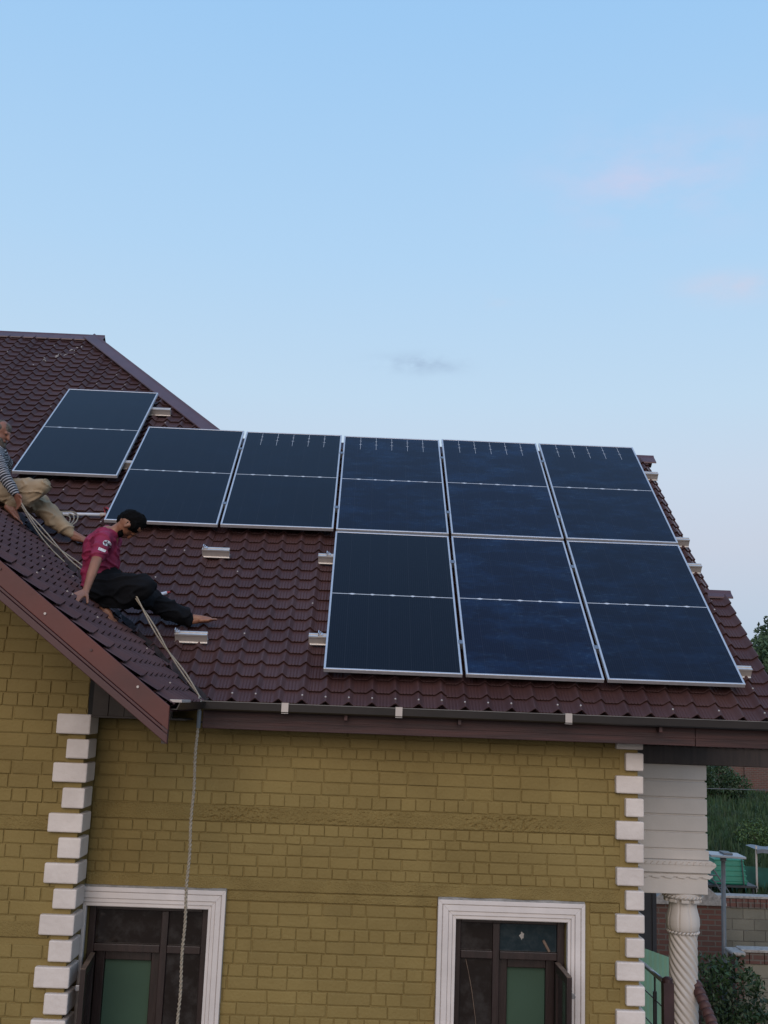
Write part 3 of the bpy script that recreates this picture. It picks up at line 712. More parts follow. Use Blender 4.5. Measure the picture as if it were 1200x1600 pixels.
q = MB(); q.prism([(XM1-.1, -1.553), (3.53, -1.553), (3.575, -1.580), (3.575, -1.60), (3.545, -1.625), (3.525, -1.64), (3.525, -1.66), (XM1-.1, -1.66)], 'y', 1.155, 1.53); q.build('pier_moulding', 'cream_pier', house, bevel=.004)
for i in range(16):      # leaf ornament along the mouldings
    xx = 2.70+i*.055; q = MB(); q.poly([(xx, 1.150, -1.592), (xx+.05, 1.150, -1.592), (xx+.028, 1.144, -1.562)]); q.poly([(xx, 1.150, -1.592), (xx+.028, 1.144, -1.562), (xx+.01, 1.154, -1.57)]); q.prism([(xx, -1.590), (xx+.046, -1.590), (xx+.03, -1.564)], 'y', 1.146, 1.156); q.build('leaf_ornament', 'cream_pier', house, fix=True)
for i in range(7):
    xx = 2.76+i*.115; q = MB(); q.prism([(xx, -1.705), (xx+.07, -1.715), (xx+.10, -1.690), (xx+.10, -1.682), (xx+.03, -1.688)], 'y', 1.176, 1.2); q.build('leaf_ornament', 'cream_pier', house, fix=True, bevel=.002)
q = MB(); q.box(XM1-.1, 3.508, 1.19, 1.515, -1.849, -1.661); q.build('pier_base', 'cream_pier', house, bevel=.006)
q = MB(); q.box(XM1-.1, 3.52, 1.178, 1.52, -1.700, -1.676); q.build('pier_band', 'cream_pier', house, bevel=.004)
CC = (3.325, 1.355)
q = MB(); q.lathe(CC, [(.165, -1.90), (.172, -1.885), (.172, -1.862), (.16, -1.8495)], 32); capo = q.build('column_capital', 'cream_pier', house, smooth=False)
q = MB()
for k in range(26): a = 2*math.pi*k/26; c = Vector((CC[0]+.172*math.cos(a), CC[1]+.172*math.sin(a), -1.884)); t_ = Vector((-math.sin(a), math.cos(a), .55)); q.tube([c-t_*.02, c, c+t_*.02], [.006, .012, .006], 6)
q.build('rope_moulding', 'cream_pier', capo, smooth=True)
q = MB()
for k in range(9): a = 2*math.pi*k/9+.2; q.box(-.035, .035, .135, .168, -1.932, -1.902, Matrix.Translation((CC[0], CC[1], 0)) @ Matrix.Rotation(a, 4, 'Z'))
q.build('dentil_ring', 'cream_pier', capo, bevel=.005)
def bell(r, z, a): 
    k = 9; x = (a*k/(2*math.pi)) % 1; e = abs(x-.5)*2; return r*(1-.065*(1 if e > .90 else 0))
q = MB(); q.lathe(CC, [(.13, -2.19), (.143, -2.17), (.150, -2.13), (.147, -2.07), (.134, -2.02), (.124, -1.98), (.122, -1.94), (.135, -1.925), (.135, -1.90)], 108, bell); q.build('capital_bell', 'cream_pier', capo, smooth=True)
q = MB()
for k in range(24): a = 2*math.pi*k/24; c = Vector((CC[0]+.137*math.cos(a), CC[1]+.137*math.sin(a), -2.195)); t_ = Vector((-math.sin(a), math.cos(a), .5)); q.tube([c-t_*.018, c, c+t_*.018], [.006, .012, .006], 6)
q.build('rope_moulding', 'cream_pier', capo, smooth=True)
tw = lambda r, z, a: r+.0085*(abs(math.sin((a*11+z*82)/2))-.5)*2*.9
q = MB(); q.lathe(CC, [(.120, -4.2+i*(2.0/320)) for i in range(321)], 132, tw); q.build('column_shaft', 'cream_pier', house, smooth=True)
q = MB(); q.box(2.63, 4.9, .75, 3.4, -3.95, -3.75); q.build('balcony_slab', 'cement', house, bevel=.01)
q = MB(); q.box(3.04, 3.13, .985, 1.07, -3.75, -2.56); q.lathe((3.085, 1.03), [(.047, -2.56), (.045, -2.53), (.02, -2.515)], 14); q.build('newel_post', 'post_brown', house)
ra, rb = Vector((3.07, 1.04, -2.57)), Vector((3.14, 2.1, -2.64))
q = MB(); q.tube([ra, rb], .021, 10); rl = q.build('handrail', 'steel', house, smooth=True)
for zf in (-.24, -.48, -.72, -.96): q = MB(); q.tube([ra+Vector((0, 0, zf+.02)), rb+Vector((0, 0, zf+.02))], .006, 6); q.build('rail_wire', 'iron', rl)
q = MB(); c = ra.lerp(rb, .42); q.tube([c, c+Vector((0, 0, -.16))], .009, 8); q.tube([c+Vector((0, 0, -.15)), c+Vector((0, 0, -1.1))], .019, 8); q.build('baluster', 'iron', rl)
for k in range(-3, 10):      # ribbed tile cap of the small roof below
    c = Vector((3.44+.006*k, 1.16-.055*k, -2.755-.042*k)); q = MB(); q.tube([c, c+Vector((.006, -.03, -.02)), c+Vector((.006, -.058, -.044))], [.046, .052, .047], 12); q.build('lower_roof_cap', 'tile', house, smooth=True)

# ------------------------------------------------------------------ solar panels
def panel_label(k, c):
    if k == 'f': return 'solar panel set highest, alone at the far left below the roof ridge'
    if k == 'b': return ['left panel of the bottom row, beside the bare roof tiles', 'middle panel of the three in the bottom row', 'right panel of the bottom row, lowest corner near the roof edge'][c]
    return {-2: 'leftmost solar panel of the row of five, above the man in maroon', -1: 'second solar panel from the left in the row of five', 0: 'middle solar panel of the row of five', 1: 'fourth solar panel from the left in the row of five', 2: 'rightmost solar panel of the row of five, against the sky'}[c]
MP = Matrix((UR, VR, NR)).transposed().to_4x4()
def frame_mesh(W, H, T=.035, B=.017):
    mb = MB(); mb.box(0, B, 0, H, -T, 0); mb.box(W-B, W, 0, H, -T, 0); mb.box(B, W-B, 0, B, -T, -.0002); mb.box(B, W-B, H-B, H, -T, -.0002)
    me = mb.mesh('frame', 'alu'); b = bmesh.new(); b.from_mesh(me); bmesh.ops.bevel(b, geom=list(b.edges), offset=.0015, segments=1, affect='EDGES'); b.to_mesh(me); b.free(); return me
GM = {}
for k, c, u_, v_, W_, H_ in PANELS:
    M = MP.copy(); M.translation = RP(u_, v_, 0)
    t = empty('solar_panel'); tag(t, panel_label(k, c), 'solar panel', 'solar panels on the tiled roof')
    tilt = Matrix.Rotation(R(random.uniform(-.25, .25)), 4, 'X') @ Matrix.Rotation(R(random.uniform(-.25, .25)), 4, 'Y')
    t.matrix_world = M @ tilt
    def part(nm, me):
        o = bpy.data.objects.new(nm, me); COL.objects.link(o); o.parent = t; return o
    key = round(H_, 3)
    if key not in GM:
        B = .012
        gm = MB(); gm.box(B, W_-B, B, H_-B, -.008, -.0022)
        bk = MB(); bk.box(B+.001, W_-B-.001, B+.001, H_-B-.001, -.0115, -.0085)
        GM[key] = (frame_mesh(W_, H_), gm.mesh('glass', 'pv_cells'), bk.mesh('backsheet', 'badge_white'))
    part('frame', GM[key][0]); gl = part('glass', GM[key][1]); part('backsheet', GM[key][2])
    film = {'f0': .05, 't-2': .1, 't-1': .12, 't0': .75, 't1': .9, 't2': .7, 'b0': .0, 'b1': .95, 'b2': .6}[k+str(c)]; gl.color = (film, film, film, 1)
    mb = MB(); hm = H_/2; mb.box(.014, W_-.014, hm-.004, hm+.004, -.0021, -.0014)
    for q in range(1, 6):
        x = .016+q*.1837; s_ = .045 if q % 2 else .032
        i = len(mb.v); mb.v += [(x-s_, hm, -.0010), (x, hm-.013, -.0010), (x+s_, hm, -.0010), (x, hm+.013, -.0010)]; mb.f.append((i, i+1, i+2, i+3))
    part('centre_ribbon', mb.mesh('centre_ribbon', 'ribbon'))
    if k == 't' and c > -2:  # glare on the cell ribbons, painted as pale strips on these panels only
        mb = MB()
        for q in range(1, 6):
            x = .016+q*.1837; mb.box(x-.0014, x+.0014, H_-.36, H_-.03, -.0021, -.0012)
            for yy, l in ((H_-.13, .012), (H_-.225, .016)): mb.box(x-l, x+l, yy-.002, yy+.002, -.0021, -.00125)
        tag(part('ribbon_glare', mb.mesh('ribbon_glare', 'ribbon')), kind='stuff')
    if k in 'bt':                       # clamps along the right-hand edge
        for vv in (.45, H_-.5):
            if c == 2: continue
            mb = MB(); mb.box(W_+.002, W_+.0265, vv-.03, vv+.03, -.05, -.006); mb.box(W_-.008, W_+.036, vv-.025, vv+.025, .0005, .004); part('clamp', mb.mesh('clamp', 'clamp'))
# lower edge drain marks are left to the frames; mini rails next
def mini_rail(u_a, u_b, v, label, clamp_at=None, h0=-.122, h1=-.037):
    t = empty('mounting_rail'); M = MP.copy(); M.translation = RP(u_a, v, 0); t.matrix_world = M; tag(t, label, 'rail', 'aluminium mini rails screwed to the tiles')
    L = u_b-u_a; mb = MB()
    mb.prism([(-.036, h0), (.036, h0), (.036, h0+.005), (.012, h0+.007), (.010, h1-.016), (.024, h1-.014), (.024, h1), (.008, h1), (.008, h1-.006), (-.008, h1-.006), (-.008, h1), (-.026, h1), (-.028, h1-.014), (-.022, h1-.016), (-.024, h0+.009), (-.036, h0+.005)], 'x', 0, L)
    me = mb.mesh('rail_body', 'alu_rail'); b = bmesh.new(); b.from_mesh(me); bmesh.ops.recalc_face_normals(b, faces=b.faces); b.to_mesh(me); b.free()
    o = bpy.data.objects.new('rail_body', me); COL.objects.link(o); o.parent = t
    if clamp_at is not None:
        mb = MB(); mb.box(clamp_at-.018, clamp_at+.018, -.018, .018, h1+.001, h1+.012); mb.tube([(clamp_at, 0, h1), (clamp_at, 0, h1+.032)], .006, 8); mb.box(clamp_at-.02, clamp_at-.012, -.018, .018, h1+.001, h1+.035)
        o = bpy.data.objects.new('clamp', mb.mesh('clamp', 'alu')); COL.objects.link(o); o.parent = t
def vof(z, n): return (z-ct*n)/st
mini_rail(-1.276, -1.013, 1.895, 'loose silver rail on bare tiles below the row of five panels', .03)
mini_rail(-1.291, -1.016, .48, 'silver rail on the tiles right under the seated man\'s bare foot', .02)
mini_rail(-.148, .12, 1.86, 'upper silver rail sticking out left of the bottom row', .10)
mini_rail(-.153, .12, .52, 'lower silver rail sticking out left of the bottom row', .10)
mini_rail(-2.46, -2.185, 5.24, 'silver rail sticking out right of the highest panel', .02)
mini_rail(-2.46, -2.28, 3.72, 'silver rail beneath the lower right part of the highest panel')
mini_rail(3.38, 3.64, 3.99, 'topmost silver rail sticking out at the right roof edge')
mini_rail(3.38, 3.622, 2.47, 'second silver rail from the top at the right roof edge')
mini_rail(3.38, 3.614, 1.955, 'third silver rail from the top at the right roof edge')
mini_rail(3.38, 3.604, .285, 'lowest silver rail sticking out at the right roof edge')
# ------------------------------------------------------------------ things lying on the roof
q = MB(); A, B = RP(-2.98, 2.56, -.098), RP(-2.40, 2.585, -.098); d = (B-A).normalized()
q.tube([A, B], .017, 10); t = thing('white_conduit', tuple(A), 'white conduit lying on the tiles left of the five panel row', 'pipe'); q.build('pipe', 'white_plastic', t, smooth=True)
q = MB(); q.tube([B-d*.03, B+d*.03], .022, 10); q.build('coupling', 'strap', t, smooth=True)
pts = [RP(-2.40+.10*math.sin(i*1.1)+.02*i, 2.62+.10*math.cos(i*1.7), -.085+.02*math.sin(i*2.3)) for i in range(9)]
q = MB(); q.tube(pts, .009, 6); tag(q.build('red_cable', 'red_plastic', None, smooth=True), 'short tangle of red cable at the corner of the leftmost row panel', 'cable')
A = RP(-1.59, 1.095, -.085); B = RP(-1.46, 1.175, -.085); d = (B-A)
t = thing('marker_tube', tuple(A), 'white tube with a red cap lying on tiles behind the seated man\'s knee', 'marker')
q = MB(); q.tube([A, A+d*.78], .016, 10); q.build('barrel', 'white_plastic', t, smooth=True)
q = MB(); q.tube([A+d*.78, A+d*.86, A+d], [.016, .009, .007], 10); q.build('cap', 'red_plastic', t, smooth=True)
q = MB()
for i in range(3):
    q.tube([RP(-2.80+(.10+.02*i)*math.cos(a)+.02*i, 2.42+(.13+.02*i)*math.sin(a), -.098+.012*i+.006*math.sin(3*a)) for a in [k*2*math.pi/28 for k in range(29)]], .007, 6)
tag(q.build('rope_coil', 'rope', None, smooth=True), 'loose coil of pale rope on the tiles beside the older man', 'rope')

# ------------------------------------------------------------------ people
def capsule_mb(mb, a, b, ra, rb, n=14):
    a, b = Vector(a), Vector(b); d = b-a; L = d.length; d = d/L if L > 1e-6 else Vector((0, 0, 1))
    pts, rs = [], []
    for k in range(5): t_ = math.pi/2*(1-k/4); pts.append(a-d*ra*math.sin(t_)); rs.append(max(.0008, ra*math.cos(t_)))
    for k in range(5): t_ = math.pi/2*(k/4); pts.append(b+d*rb*math.sin(t_)); rs.append(max(.0008, rb*math.cos(t_)))
    mb.tube(pts, rs, n)
def blob(chains, voxel, mt, name, parent, smooth_it=4, fold=None, attr=False, cut=None):
    mb = MB()
    for ch in chains:
        for (a, ra), (b, rb) in zip(ch[:-1], ch[1:]): capsule_mb(mb, a, b, ra, rb)
    me = mb.mesh('tmp', mt); o = bpy.data.objects.new('tmp', me); COL.objects.link(o)
    md = o.modifiers.new('r', 'REMESH'); md.mode = 'VOXEL'; md.voxel_size = voxel
    ms = o.modifiers.new('s', 'SMOOTH'); ms.factor = .5; ms.iterations = smooth_it
    dg = bpy.context.evaluated_depsgraph_get(); ev = o.evaluated_get(dg); nm = bpy.data.meshes.new_from_object(ev); nm.name = name
    bpy.data.objects.remove(o)
    if fold:
        amp, sc_, seed = fold; ns = [v.normal.copy() for v in nm.vertices]
        for v, n_ in zip(nm.vertices, ns):
            c = v.co; w_ = noise.noise((c.x*sc_*.6+seed, c.y*sc_, c.z*sc_*1.5)); w2 = noise.noise((c.x*sc_*2.1, c.y*sc_*1.6+seed, c.z*sc_*2.6))
            v.co = c+n_*(amp*(max(0, 1-abs(w_)*5.0)**1.5*1.1-.35+.35*w2))
    if attr:
        at = nm.attributes.new('along', 'FLOAT', 'POINT')
        for i, v in enumerate(nm.vertices):
            best = 9; val = 0
            for ch in chains:
                acc = 0
                for (a, ra), (b, rb) in zip(ch[:-1], ch[1:]):
                    a_, b_ = Vector(a), Vector(b); d = b_-a_; L = max(d.length, 1e-5); t_ = max(0, min(1, (v.co-a_).dot(d)/L/L)); t2 = (v.co-a_).dot(d)/L/L
                    dist = (v.co-(a_+d*t_)).length-(ra+(rb-ra)*t_)
                    if dist < best: best = dist; val = acc+t2*L
                    acc += L
            at.data[i].value = val
    nm.materials.clear(); nm.materials.append(MATS[mt]); nm.polygons.foreach_set('use_smooth', [True]*len(nm.polygons)); nm.update()
    return put(name, nm, parent)
def V(*a): return Vector(a)
def hand_chains(wrist, palm_dir, across, down, curl=.5, s=1.0):
    """palm plus five unequal fingers; across points towards the thumb side"""
    pd, ac, dn = Vector(palm_dir).normalized(), Vector(across).normalized(), Vector(down).normalized(); w = Vector(wrist); ch = []
    for k in (-1, -.33, .33, 1): ch.append([(w+ac*(.014*k), .017*s), (w+pd*.045*s+ac*(.024*k*s), .014*s), (w+pd*.085*s+ac*(.031*k*s), .0125*s)])
    for k, ln in zip((1, .36, -.32, -1), (.070, .080, .074, .056)):
        b = w+pd*.086*s+ac*(.032*k*s); m1 = b+(pd+dn*curl*.4).normalized()*ln*.45*s+ac*(.006*k); m2 = m1+(pd*.8+dn*curl).normalized()*ln*.32*s; m3 = m2+(pd*.5+dn*curl*1.2).normalized()*ln*.25*s
        ch.append([(b, .0105*s), (m1, .0095*s), (m2, .0085*s), (m3, .007*s)])
    b = w+pd*.02*s+ac*.026*s; ch.append([(b, .014*s), (b+(pd*.6+ac*.7)*.04*s, .0115*s), (b+(pd*.85+ac*.85+dn*.3)*.07*s, .009*s)])
    return ch
def foot_chains(heel, ankle, toe, s=1.0):
    h, a, t_ = Vector(heel), Vector(ankle), Vector(toe); d = (t_-h).normalized(); upv = (a-h); upv = (upv-d*upv.dot(d)).normalized(); sd_ = d.cross(upv)
    ch = [[(a, .036*s), (h+upv*.03, .032*s)], [(h+upv*.03, .032*s), (h+d*.10+upv*.026, .030*s), (h+d*.17+upv*.014, .026*s)], [(a, .036*s), (h+d*.11+upv*.036, .028*s), (h+d*.18+upv*.015, .022*s)]]
    for k, ln in zip((-2, -1, 0, 1, 2), (.062, .058, .052, .045, .036)):
        b = h+d*.17+sd_*(.0155*k*s)+upv*.010; r_ = .0125*s if k == -2 else .009*s; ch.append([(h+d*.10+sd_*(.012*k*s)+upv*.018, .018*s), (b, .015*s), (b+d*ln*.6+upv*.004, r_), (b+d*ln-upv*.002, r_*.85)])
    return ch

# --- man in the maroon shirt, seated across the valley, head bowed
p1 = thing('person', (-1.93, .28, .46), 'man in maroon t-shirt and black trousers sitting barefoot in the roof valley, head bowed', 'person', 'men working on the roof')
hip, waist, chest, shc = V(-1.875, .24, .63), V(-1.925, .24, .76), V(-1.925, .20, .93), V(-1.875, .17, 1.035)
shR, shL = V(-1.865, .0, .985), V(-1.87, .34, 1.0)
elR, wrR = V(-1.875, -.19, .735), V(-1.895, -.31, .52)
elL, wrL = V(-1.93, .52, .78), V(-1.93, .56, .62)
neck, headc = V(-1.80, .165, 1.095), V(-1.700, .155, 1.145)
fd = V(.20, .30, -.93).normalized()           # where the face looks: down over his knees
hu = V(.97, -.03, .22).normalized(); hu = (hu-fd*hu.dot(fd)).normalized(); hs = fd.cross(hu)
kR, aR = V(-1.505, .06, .615), V(-1.90, .19, .475)
kL, aL = V(-1.545, .44, .555), V(-1.20, .585, .40)
body = [[(hip, .095), (waist, .108), (chest, .13), (shc, .095)], [(shR, .052), (shc, .08), (shL, .052)], [(chest, .12), (shR, .06)], [(chest, .12), (shL, .06)],
        [(shc, .062), (neck, .052), (headc-hu*.03, .060)], [(shR, .050), (elR, .041), (wrR, .027)], [(shL, .050), (elL, .041), (wrL, .027)],
        [(elR.lerp(wrR, .1), .040), (elR.lerp(wrR, .35), .039)],
        [(hip+V(0, -.06, -.01), .070), (kR, .046), (aR, .034)], [(hip+V(0, .07, -.02), .070), (kL, .046), (aL, .034)],
        [(headc+hu*.045, .088), (headc+hu*.01-fd*.015, .092), (headc-hu*.03+fd*.012, .080)], [(headc-hu*.06+fd*.045, .050), (headc-hu*.088+fd*.062, .034)],
        [(headc+hu*.03+fd*.075, .03), (headc-hu*.025+fd*.108, .014)], [(headc+hu*.025+fd*.078+hs*.03, .018), (headc+hu*.025+fd*.078-hs*.03, .018)],
        [(headc-hu*.052+fd*.085+hs*.015, .012), (headc-hu*.052+fd*.085-hs*.015, .012)]]
for s_ in (1, -1): body.append([(headc+hs*(.086*s_)+hu*.018-fd*.005, .017), (headc+hs*(.090*s_)-hu*.016-fd*.0, .012)])
pdR = V(-.35, -.60, -.40); body += hand_chains(wrR, V(-.28, -.55, -.30), V(.8, -.35, -.3), V(.1, 0, -1), .55, 1.15)
body += hand_chains(wrL, V(.2, .3, -.5), V(.8, -.4, .1), V(0, 0, -1), .3)
body += foot_chains(V(-1.925, .20, .445), V(-1.895, .19, .490), V(-1.80, .16, .345), .95)
body += foot_chains(V(-1.20, .585, .352), V(-1.205, .585, .41), V(-.985, .57, .395), 1.0)
blob(body, .0065, 'skin', 'body', p1, 3)
shirt = [[(hip+V(-.085, 0, .02), .125), (waist+V(-.02, 0, 0), .138), (chest+V(-.01, 0, 0), .146), (shc+V(-.012, 0, -.015), .108)], [(shR+V(0, .01, 0), .075), (shc+V(0, 0, -.005), .095), (shL, .075)], [(chest, .135), (shR, .078)], [(chest, .135), (shL, .078)],
         [(shR, .073), (shR.lerp(elR, .60), .068)], [(shL, .073), (shL.lerp(elL, .62), .066)], [(shc+V(.02, 0, .0), .080), (neck+V(-.018, 0, -.03), .060)], [(waist+V(.05, 0, .02), .10), (chest+V(.045, 0, -.02), .105)], [(hip+V(-.02, 0, .06), .125), (waist+V(.02, 0, 0), .12)]]
shirt_o = blob(shirt, .009, 'maroon_cloth', 'shirt', p1, 3, fold=(.017, 8, 1.3))
tr = [[(hip+V(-.04, 0, -.01), .128), (hip+V(0, 0, .05), .132)], [(hip+V(-.03, -.07, -.03), .122), (hip.lerp(kR, .5)+V(0, -.03, .0), .118), (kR+V(-.01, 0, .0), .102)], [(kR+V(-.01, 0, -.01), .100), (kR.lerp(aR, .5)+V(.02, 0, -.03), .088), (kR.lerp(aR, .84), .066)],
      [(hip+V(-.01, .08, -.04), .118), (hip.lerp(kL, .5)+V(0, .0, -.03), .108), (kL, .095)], [(kL, .095), (kL.lerp(aL, .5)+V(0, 0, -.01), .088), (kL.lerp(aL, .85), .074), (kL.lerp(aL, .97), .062)], [(kR+V(-.12, .06, -.04), .09), (kL+V(.0, -.03, -.02), .085)]]
blob(tr, .010, 'black_cloth', 'trousers', p1, 3, fold=(.018, 7.5, 4.2))
hair = [[(headc+hu*.050+fd*.045+hs*.045, .030), (headc+hu*.010+fd*.022+hs*.072, .020)], [(headc+hu*.050+fd*.045-hs*.045, .030), (headc+hu*.010+fd*.022-hs*.072, .020)], [(headc+hu*.066-fd*.012, .085), (headc+hu*.02-fd*.040, .088)], [(headc+hu*.064+fd*.012, .070), (headc+hu*.060+fd*.032, .054)], [(headc-hu*.02-fd*.055, .062), (headc-hu*.05-fd*.05, .048)]]
for s_ in (1, -1): hair.append([(headc+hu*.05+hs*.05*s_, .055), (headc+hu*.01+hs*.065*s_-fd*.02, .03)])
blob(hair, .008, 'black_hair', 'hair', p1, 3, fold=(.006, 26, 2.2))
beard = [[(headc-hu*.07+fd*.055+hs*.045, .028), (headc-hu*.098+fd*.066, .034), (headc-hu*.07+fd*.055-hs*.045, .028)], [(headc-hu*.05+fd*.03+hs*.070, .010), (headc-hu*.075+fd*.05+hs*.048, .022)], [(headc-hu*.05+fd*.03-hs*.070, .010), (headc-hu*.075+fd*.05-hs*.048, .022)]]
blob(beard, .007, 'black_hair', 'beard', p1, 2, fold=(.003, 40, 5))
def eyes(p, mt='badge_dark'):
    for s_ in (1, -1):
        q = MB(); c = headc_+hu_*.012+fd_*.083+hs_*.031*s_; q.tube([c-hs_*.012, c, c+hs_*.012], [.003, .008, .003], 8); q.build('eye', mt, p, smooth=True)
headc_, hu_, fd_, hs_ = headc, hu, fd, hs; eyes(p1)
# printed sleeve badge and patch, back mark: thin prints laid on the cloth
bv = BVHTree.FromPolygons([v.co for v in shirt_o.data.vertices], [tuple(p.vertices) for p in shirt_o.data.polygons])
def decal(name, poly, mt, off=.0022):
    """poly: (x, z) outline on the near side of the shirt, dropped on the cloth along +Y"""
    vs_ = []
    for x, z_ in poly:
        h = bv.ray_cast(Vector((x, -2, z_)), Vector((0, 1, 0)))
        if h[0] is None: return
        vs_.append(h[0]+h[1]*off)
    c = sum(vs_, Vector())/len(vs_); h = bv.find_nearest(c); c = h[0]+h[1]*off
    q = MB(); q.v = [tuple(c)]+[tuple(v) for v in vs_]; n_ = len(vs_); q.f = [(0, 1+i, 1+(i+1) % n_) for i in range(n_)]
    q.build(name, mt, shirt_o)
bx, bz = -1.818, .945
def circ(cx, cz, r_, n_=14): return [(cx+r_*math.cos(2*math.pi*k/n_), cz+r_*math.sin(2*math.pi*k/n_)) for k in range(n_)]
def dense(poly, k=3): return [(a[0]+(b[0]-a[0])*i/k, a[1]+(b[1]-a[1])*i/k) for a, b in zip(poly, poly[1:]+poly[:1]) for i in range(k)]
decal('sleeve_badge', circ(bx, bz, .026), 'badge_white', .003)
for k in range(5): a = 2*math.pi*k/5+.3; decal('badge_star', circ(bx+.0155*math.cos(a), bz+.0155*math.sin(a), .0062, 6), 'badge_dark', .005)
decal('badge_star', circ(bx, bz, .0065, 6), 'badge_dark', .005)
decal('sleeve_patch', dense([(bx-.042, bz-.045), (bx+.012, bz-.062), (bx+.004, bz-.085), (bx-.046, bz-.068)]), 'badge_white', .003)
decal('back_mark', dense([(-1.975, 1.005), (-1.945, 1.03), (-1.935, 1.022), (-1.96, .998)]), 'badge_gold', .003)
decal('chest_mark', circ(-1.785, .895, .010, 8), 'badge_white', .003)

# --- older man in the striped jersey at the picture's left edge
p2 = thing('person', (-3.36, 1.5, 1.45), 'grey-bearded man in striped top and beige trousers holding a rope, farther up the valley', 'person', 'men working on the roof')
hip, waist, chest, shc = V(-3.36, 1.50, 1.60), V(-3.38, 1.47, 1.74), V(-3.35, 1.42, 1.90), V(-3.31, 1.39, 1.99)
shR, shL = V(-3.255, 1.22, 1.92), V(-3.27, 1.57, 1.93)
elR, wrR = V(-3.11, 1.12, 1.70), V(-2.985, 1.09, 1.535)
elL, wrL = V(-3.33, 1.68, 1.72), V(-3.22, 1.72, 1.56)
neck, headc = V(-3.305, 1.385, 2.075), V(-3.295, 1.38, 2.18)
fd = V(.93, -.12, -.35).normalized(); hu = V(.35, 0, .93); hu = (hu-fd*hu.dot(fd)).normalized(); hs = fd.cross(hu)
kR, aR = V(-2.815, 1.30, 1.655), V(-3.13, 1.38, 1.475)
kL, aL = V(-2.90, 1.60, 1.535), V(-2.565, 1.63, 1.245)
body = [[(hip, .095), (waist, .11), (chest, .13), (shc, .095)], [(shR, .052), (shc, .08), (shL, .052)], [(shc, .06), (neck, .052), (headc-hu*.03, .058)], [(shR, .05), (elR, .041), (wrR, .027)], [(shL, .05), (elL, .041), (wrL, .027)],
        [(hip+V(0, -.06, -.01), .070), (kR, .046), (aR, .034)], [(hip+V(0, .07, -.02), .070), (kL, .046), (aL, .034)],
        [(headc+hu*.045, .088), (headc+hu*.01-fd*.015, .092), (headc-hu*.03+fd*.012, .080)], [(headc-hu*.06+fd*.045, .050), (headc-hu*.088+fd*.062, .034)],
        [(headc+hu*.03+fd*.078, .026), (headc-hu*.022+fd*.114, .014)], [(headc+hu*.028+fd*.08+hs*.03, .018), (headc+hu*.028+fd*.08-hs*.03, .018)], [(headc-hu*.052+fd*.088+hs*.015, .012), (headc-hu*.052+fd*.088-hs*.015, .012)]]
for s_ in (1, -1): body.append([(headc+hs*(.086*s_)+hu*.018-fd*.005, .018), (headc+hs*(.090*s_)-hu*.018-fd*.0, .012)])
body += hand_chains(wrR, V(.45, -.05, -.75), V(.6, -.6, .4), V(-.75, .2, -.35), 1.1)
body += hand_chains(wrL, V(.3, -.3, -.8), V(.2, -.9, .1), V(-.5, 0, -.5), .9)
body += foot_chains(V(-3.16, 1.36, 1.435), V(-3.12, 1.37, 1.49), V(-2.965, 1.29, 1.285), 1.0)
body += foot_chains(V(-2.565, 1.63, 1.198), V(-2.56, 1.63, 1.26), V(-2.34, 1.60, 1.155), 1.0)
blob(body, .0065, 'skin_older', 'body', p2, 3)
top = [[(hip+V(-.02, 0, .05), .140), (waist, .145), (chest, .150), (shc+V(0, 0, -.015), .108)], [(shR, .070), (shc+V(0, 0, -.01), .095), (shL, .070)], [(shc, .072), (neck+V(0, 0, -.03), .062)]]
arm = [[(shR, .068), (elR, .058), (wrR.lerp(elR, .10), .044)], [(shL, .068), (elL, .058), (wrL.lerp(elL, .10), .044)]]
blob(arm+top, .0075, 'striped_cloth', 'striped_top', p2, 3, fold=(.006, 12, 3.1), attr=True)
tr = [[(hip+V(-.04, 0, -.0), .135), (hip+V(0, 0, .03), .145)], [(hip+V(-.0, -.07, -.01), .125), (hip.lerp(kR, .5)+V(0, 0, .0), .108), (kR, .086)], [(kR, .084), (kR.lerp(aR, .5)+V(.02, 0, -.02), .086), (kR.lerp(aR, .88), .070)],
      [(hip+V(0, .09, -.03), .12), (hip.lerp(kL, .5), .11), (kL, .100)], [(kL, .100), (kL.lerp(aL, .5)+V(-.01, 0, -.01), .092), (kL.lerp(aL, .80), .070), (kL.lerp(aL, .95), .050)]]
blob(tr, .010, 'beige_cloth', 'trousers', p2, 3, fold=(.018, 8, 7.2))
hair = [[(headc+hu*.062+fd*.028, .066), (headc+hu*.060-fd*.01, .080)], [(headc+hu*.050-fd*.030, .084), (headc-fd*.045+hu*.01, .080)], [(headc-hu*.03-fd*.06, .055), (headc-hu*.055-fd*.05, .045)]]
for s_ in (1, -1): hair.append([(headc+hu*.045+hs*.055*s_, .046), (headc+hs*.070*s_-fd*.03, .03)])
blob(hair, .008, 'grey_hair', 'hair', p2, 2, fold=(.005, 28, 2.2))
beard = [[(headc-hu*.06+fd*.055+hs*.045, .03), (headc-hu*.105+fd*.075, .042), (headc-hu*.06+fd*.055-hs*.045, .03)], [(headc-hu*.11+fd*.075, .04), (headc-hu*.15+fd*.075, .022)]]
for s_ in (1, -1): beard.append([(headc-hu*.01+fd*.012+hs*.080*s_, .014), (headc-hu*.06+fd*.05+hs*.05*s_, .028)])
blob(beard, .007, 'grey_hair', 'beard', p2, 2, fold=(.005, 36, 5))
headc_, hu_, fd_, hs_ = headc, hu, fd, hs; eyes(p2)

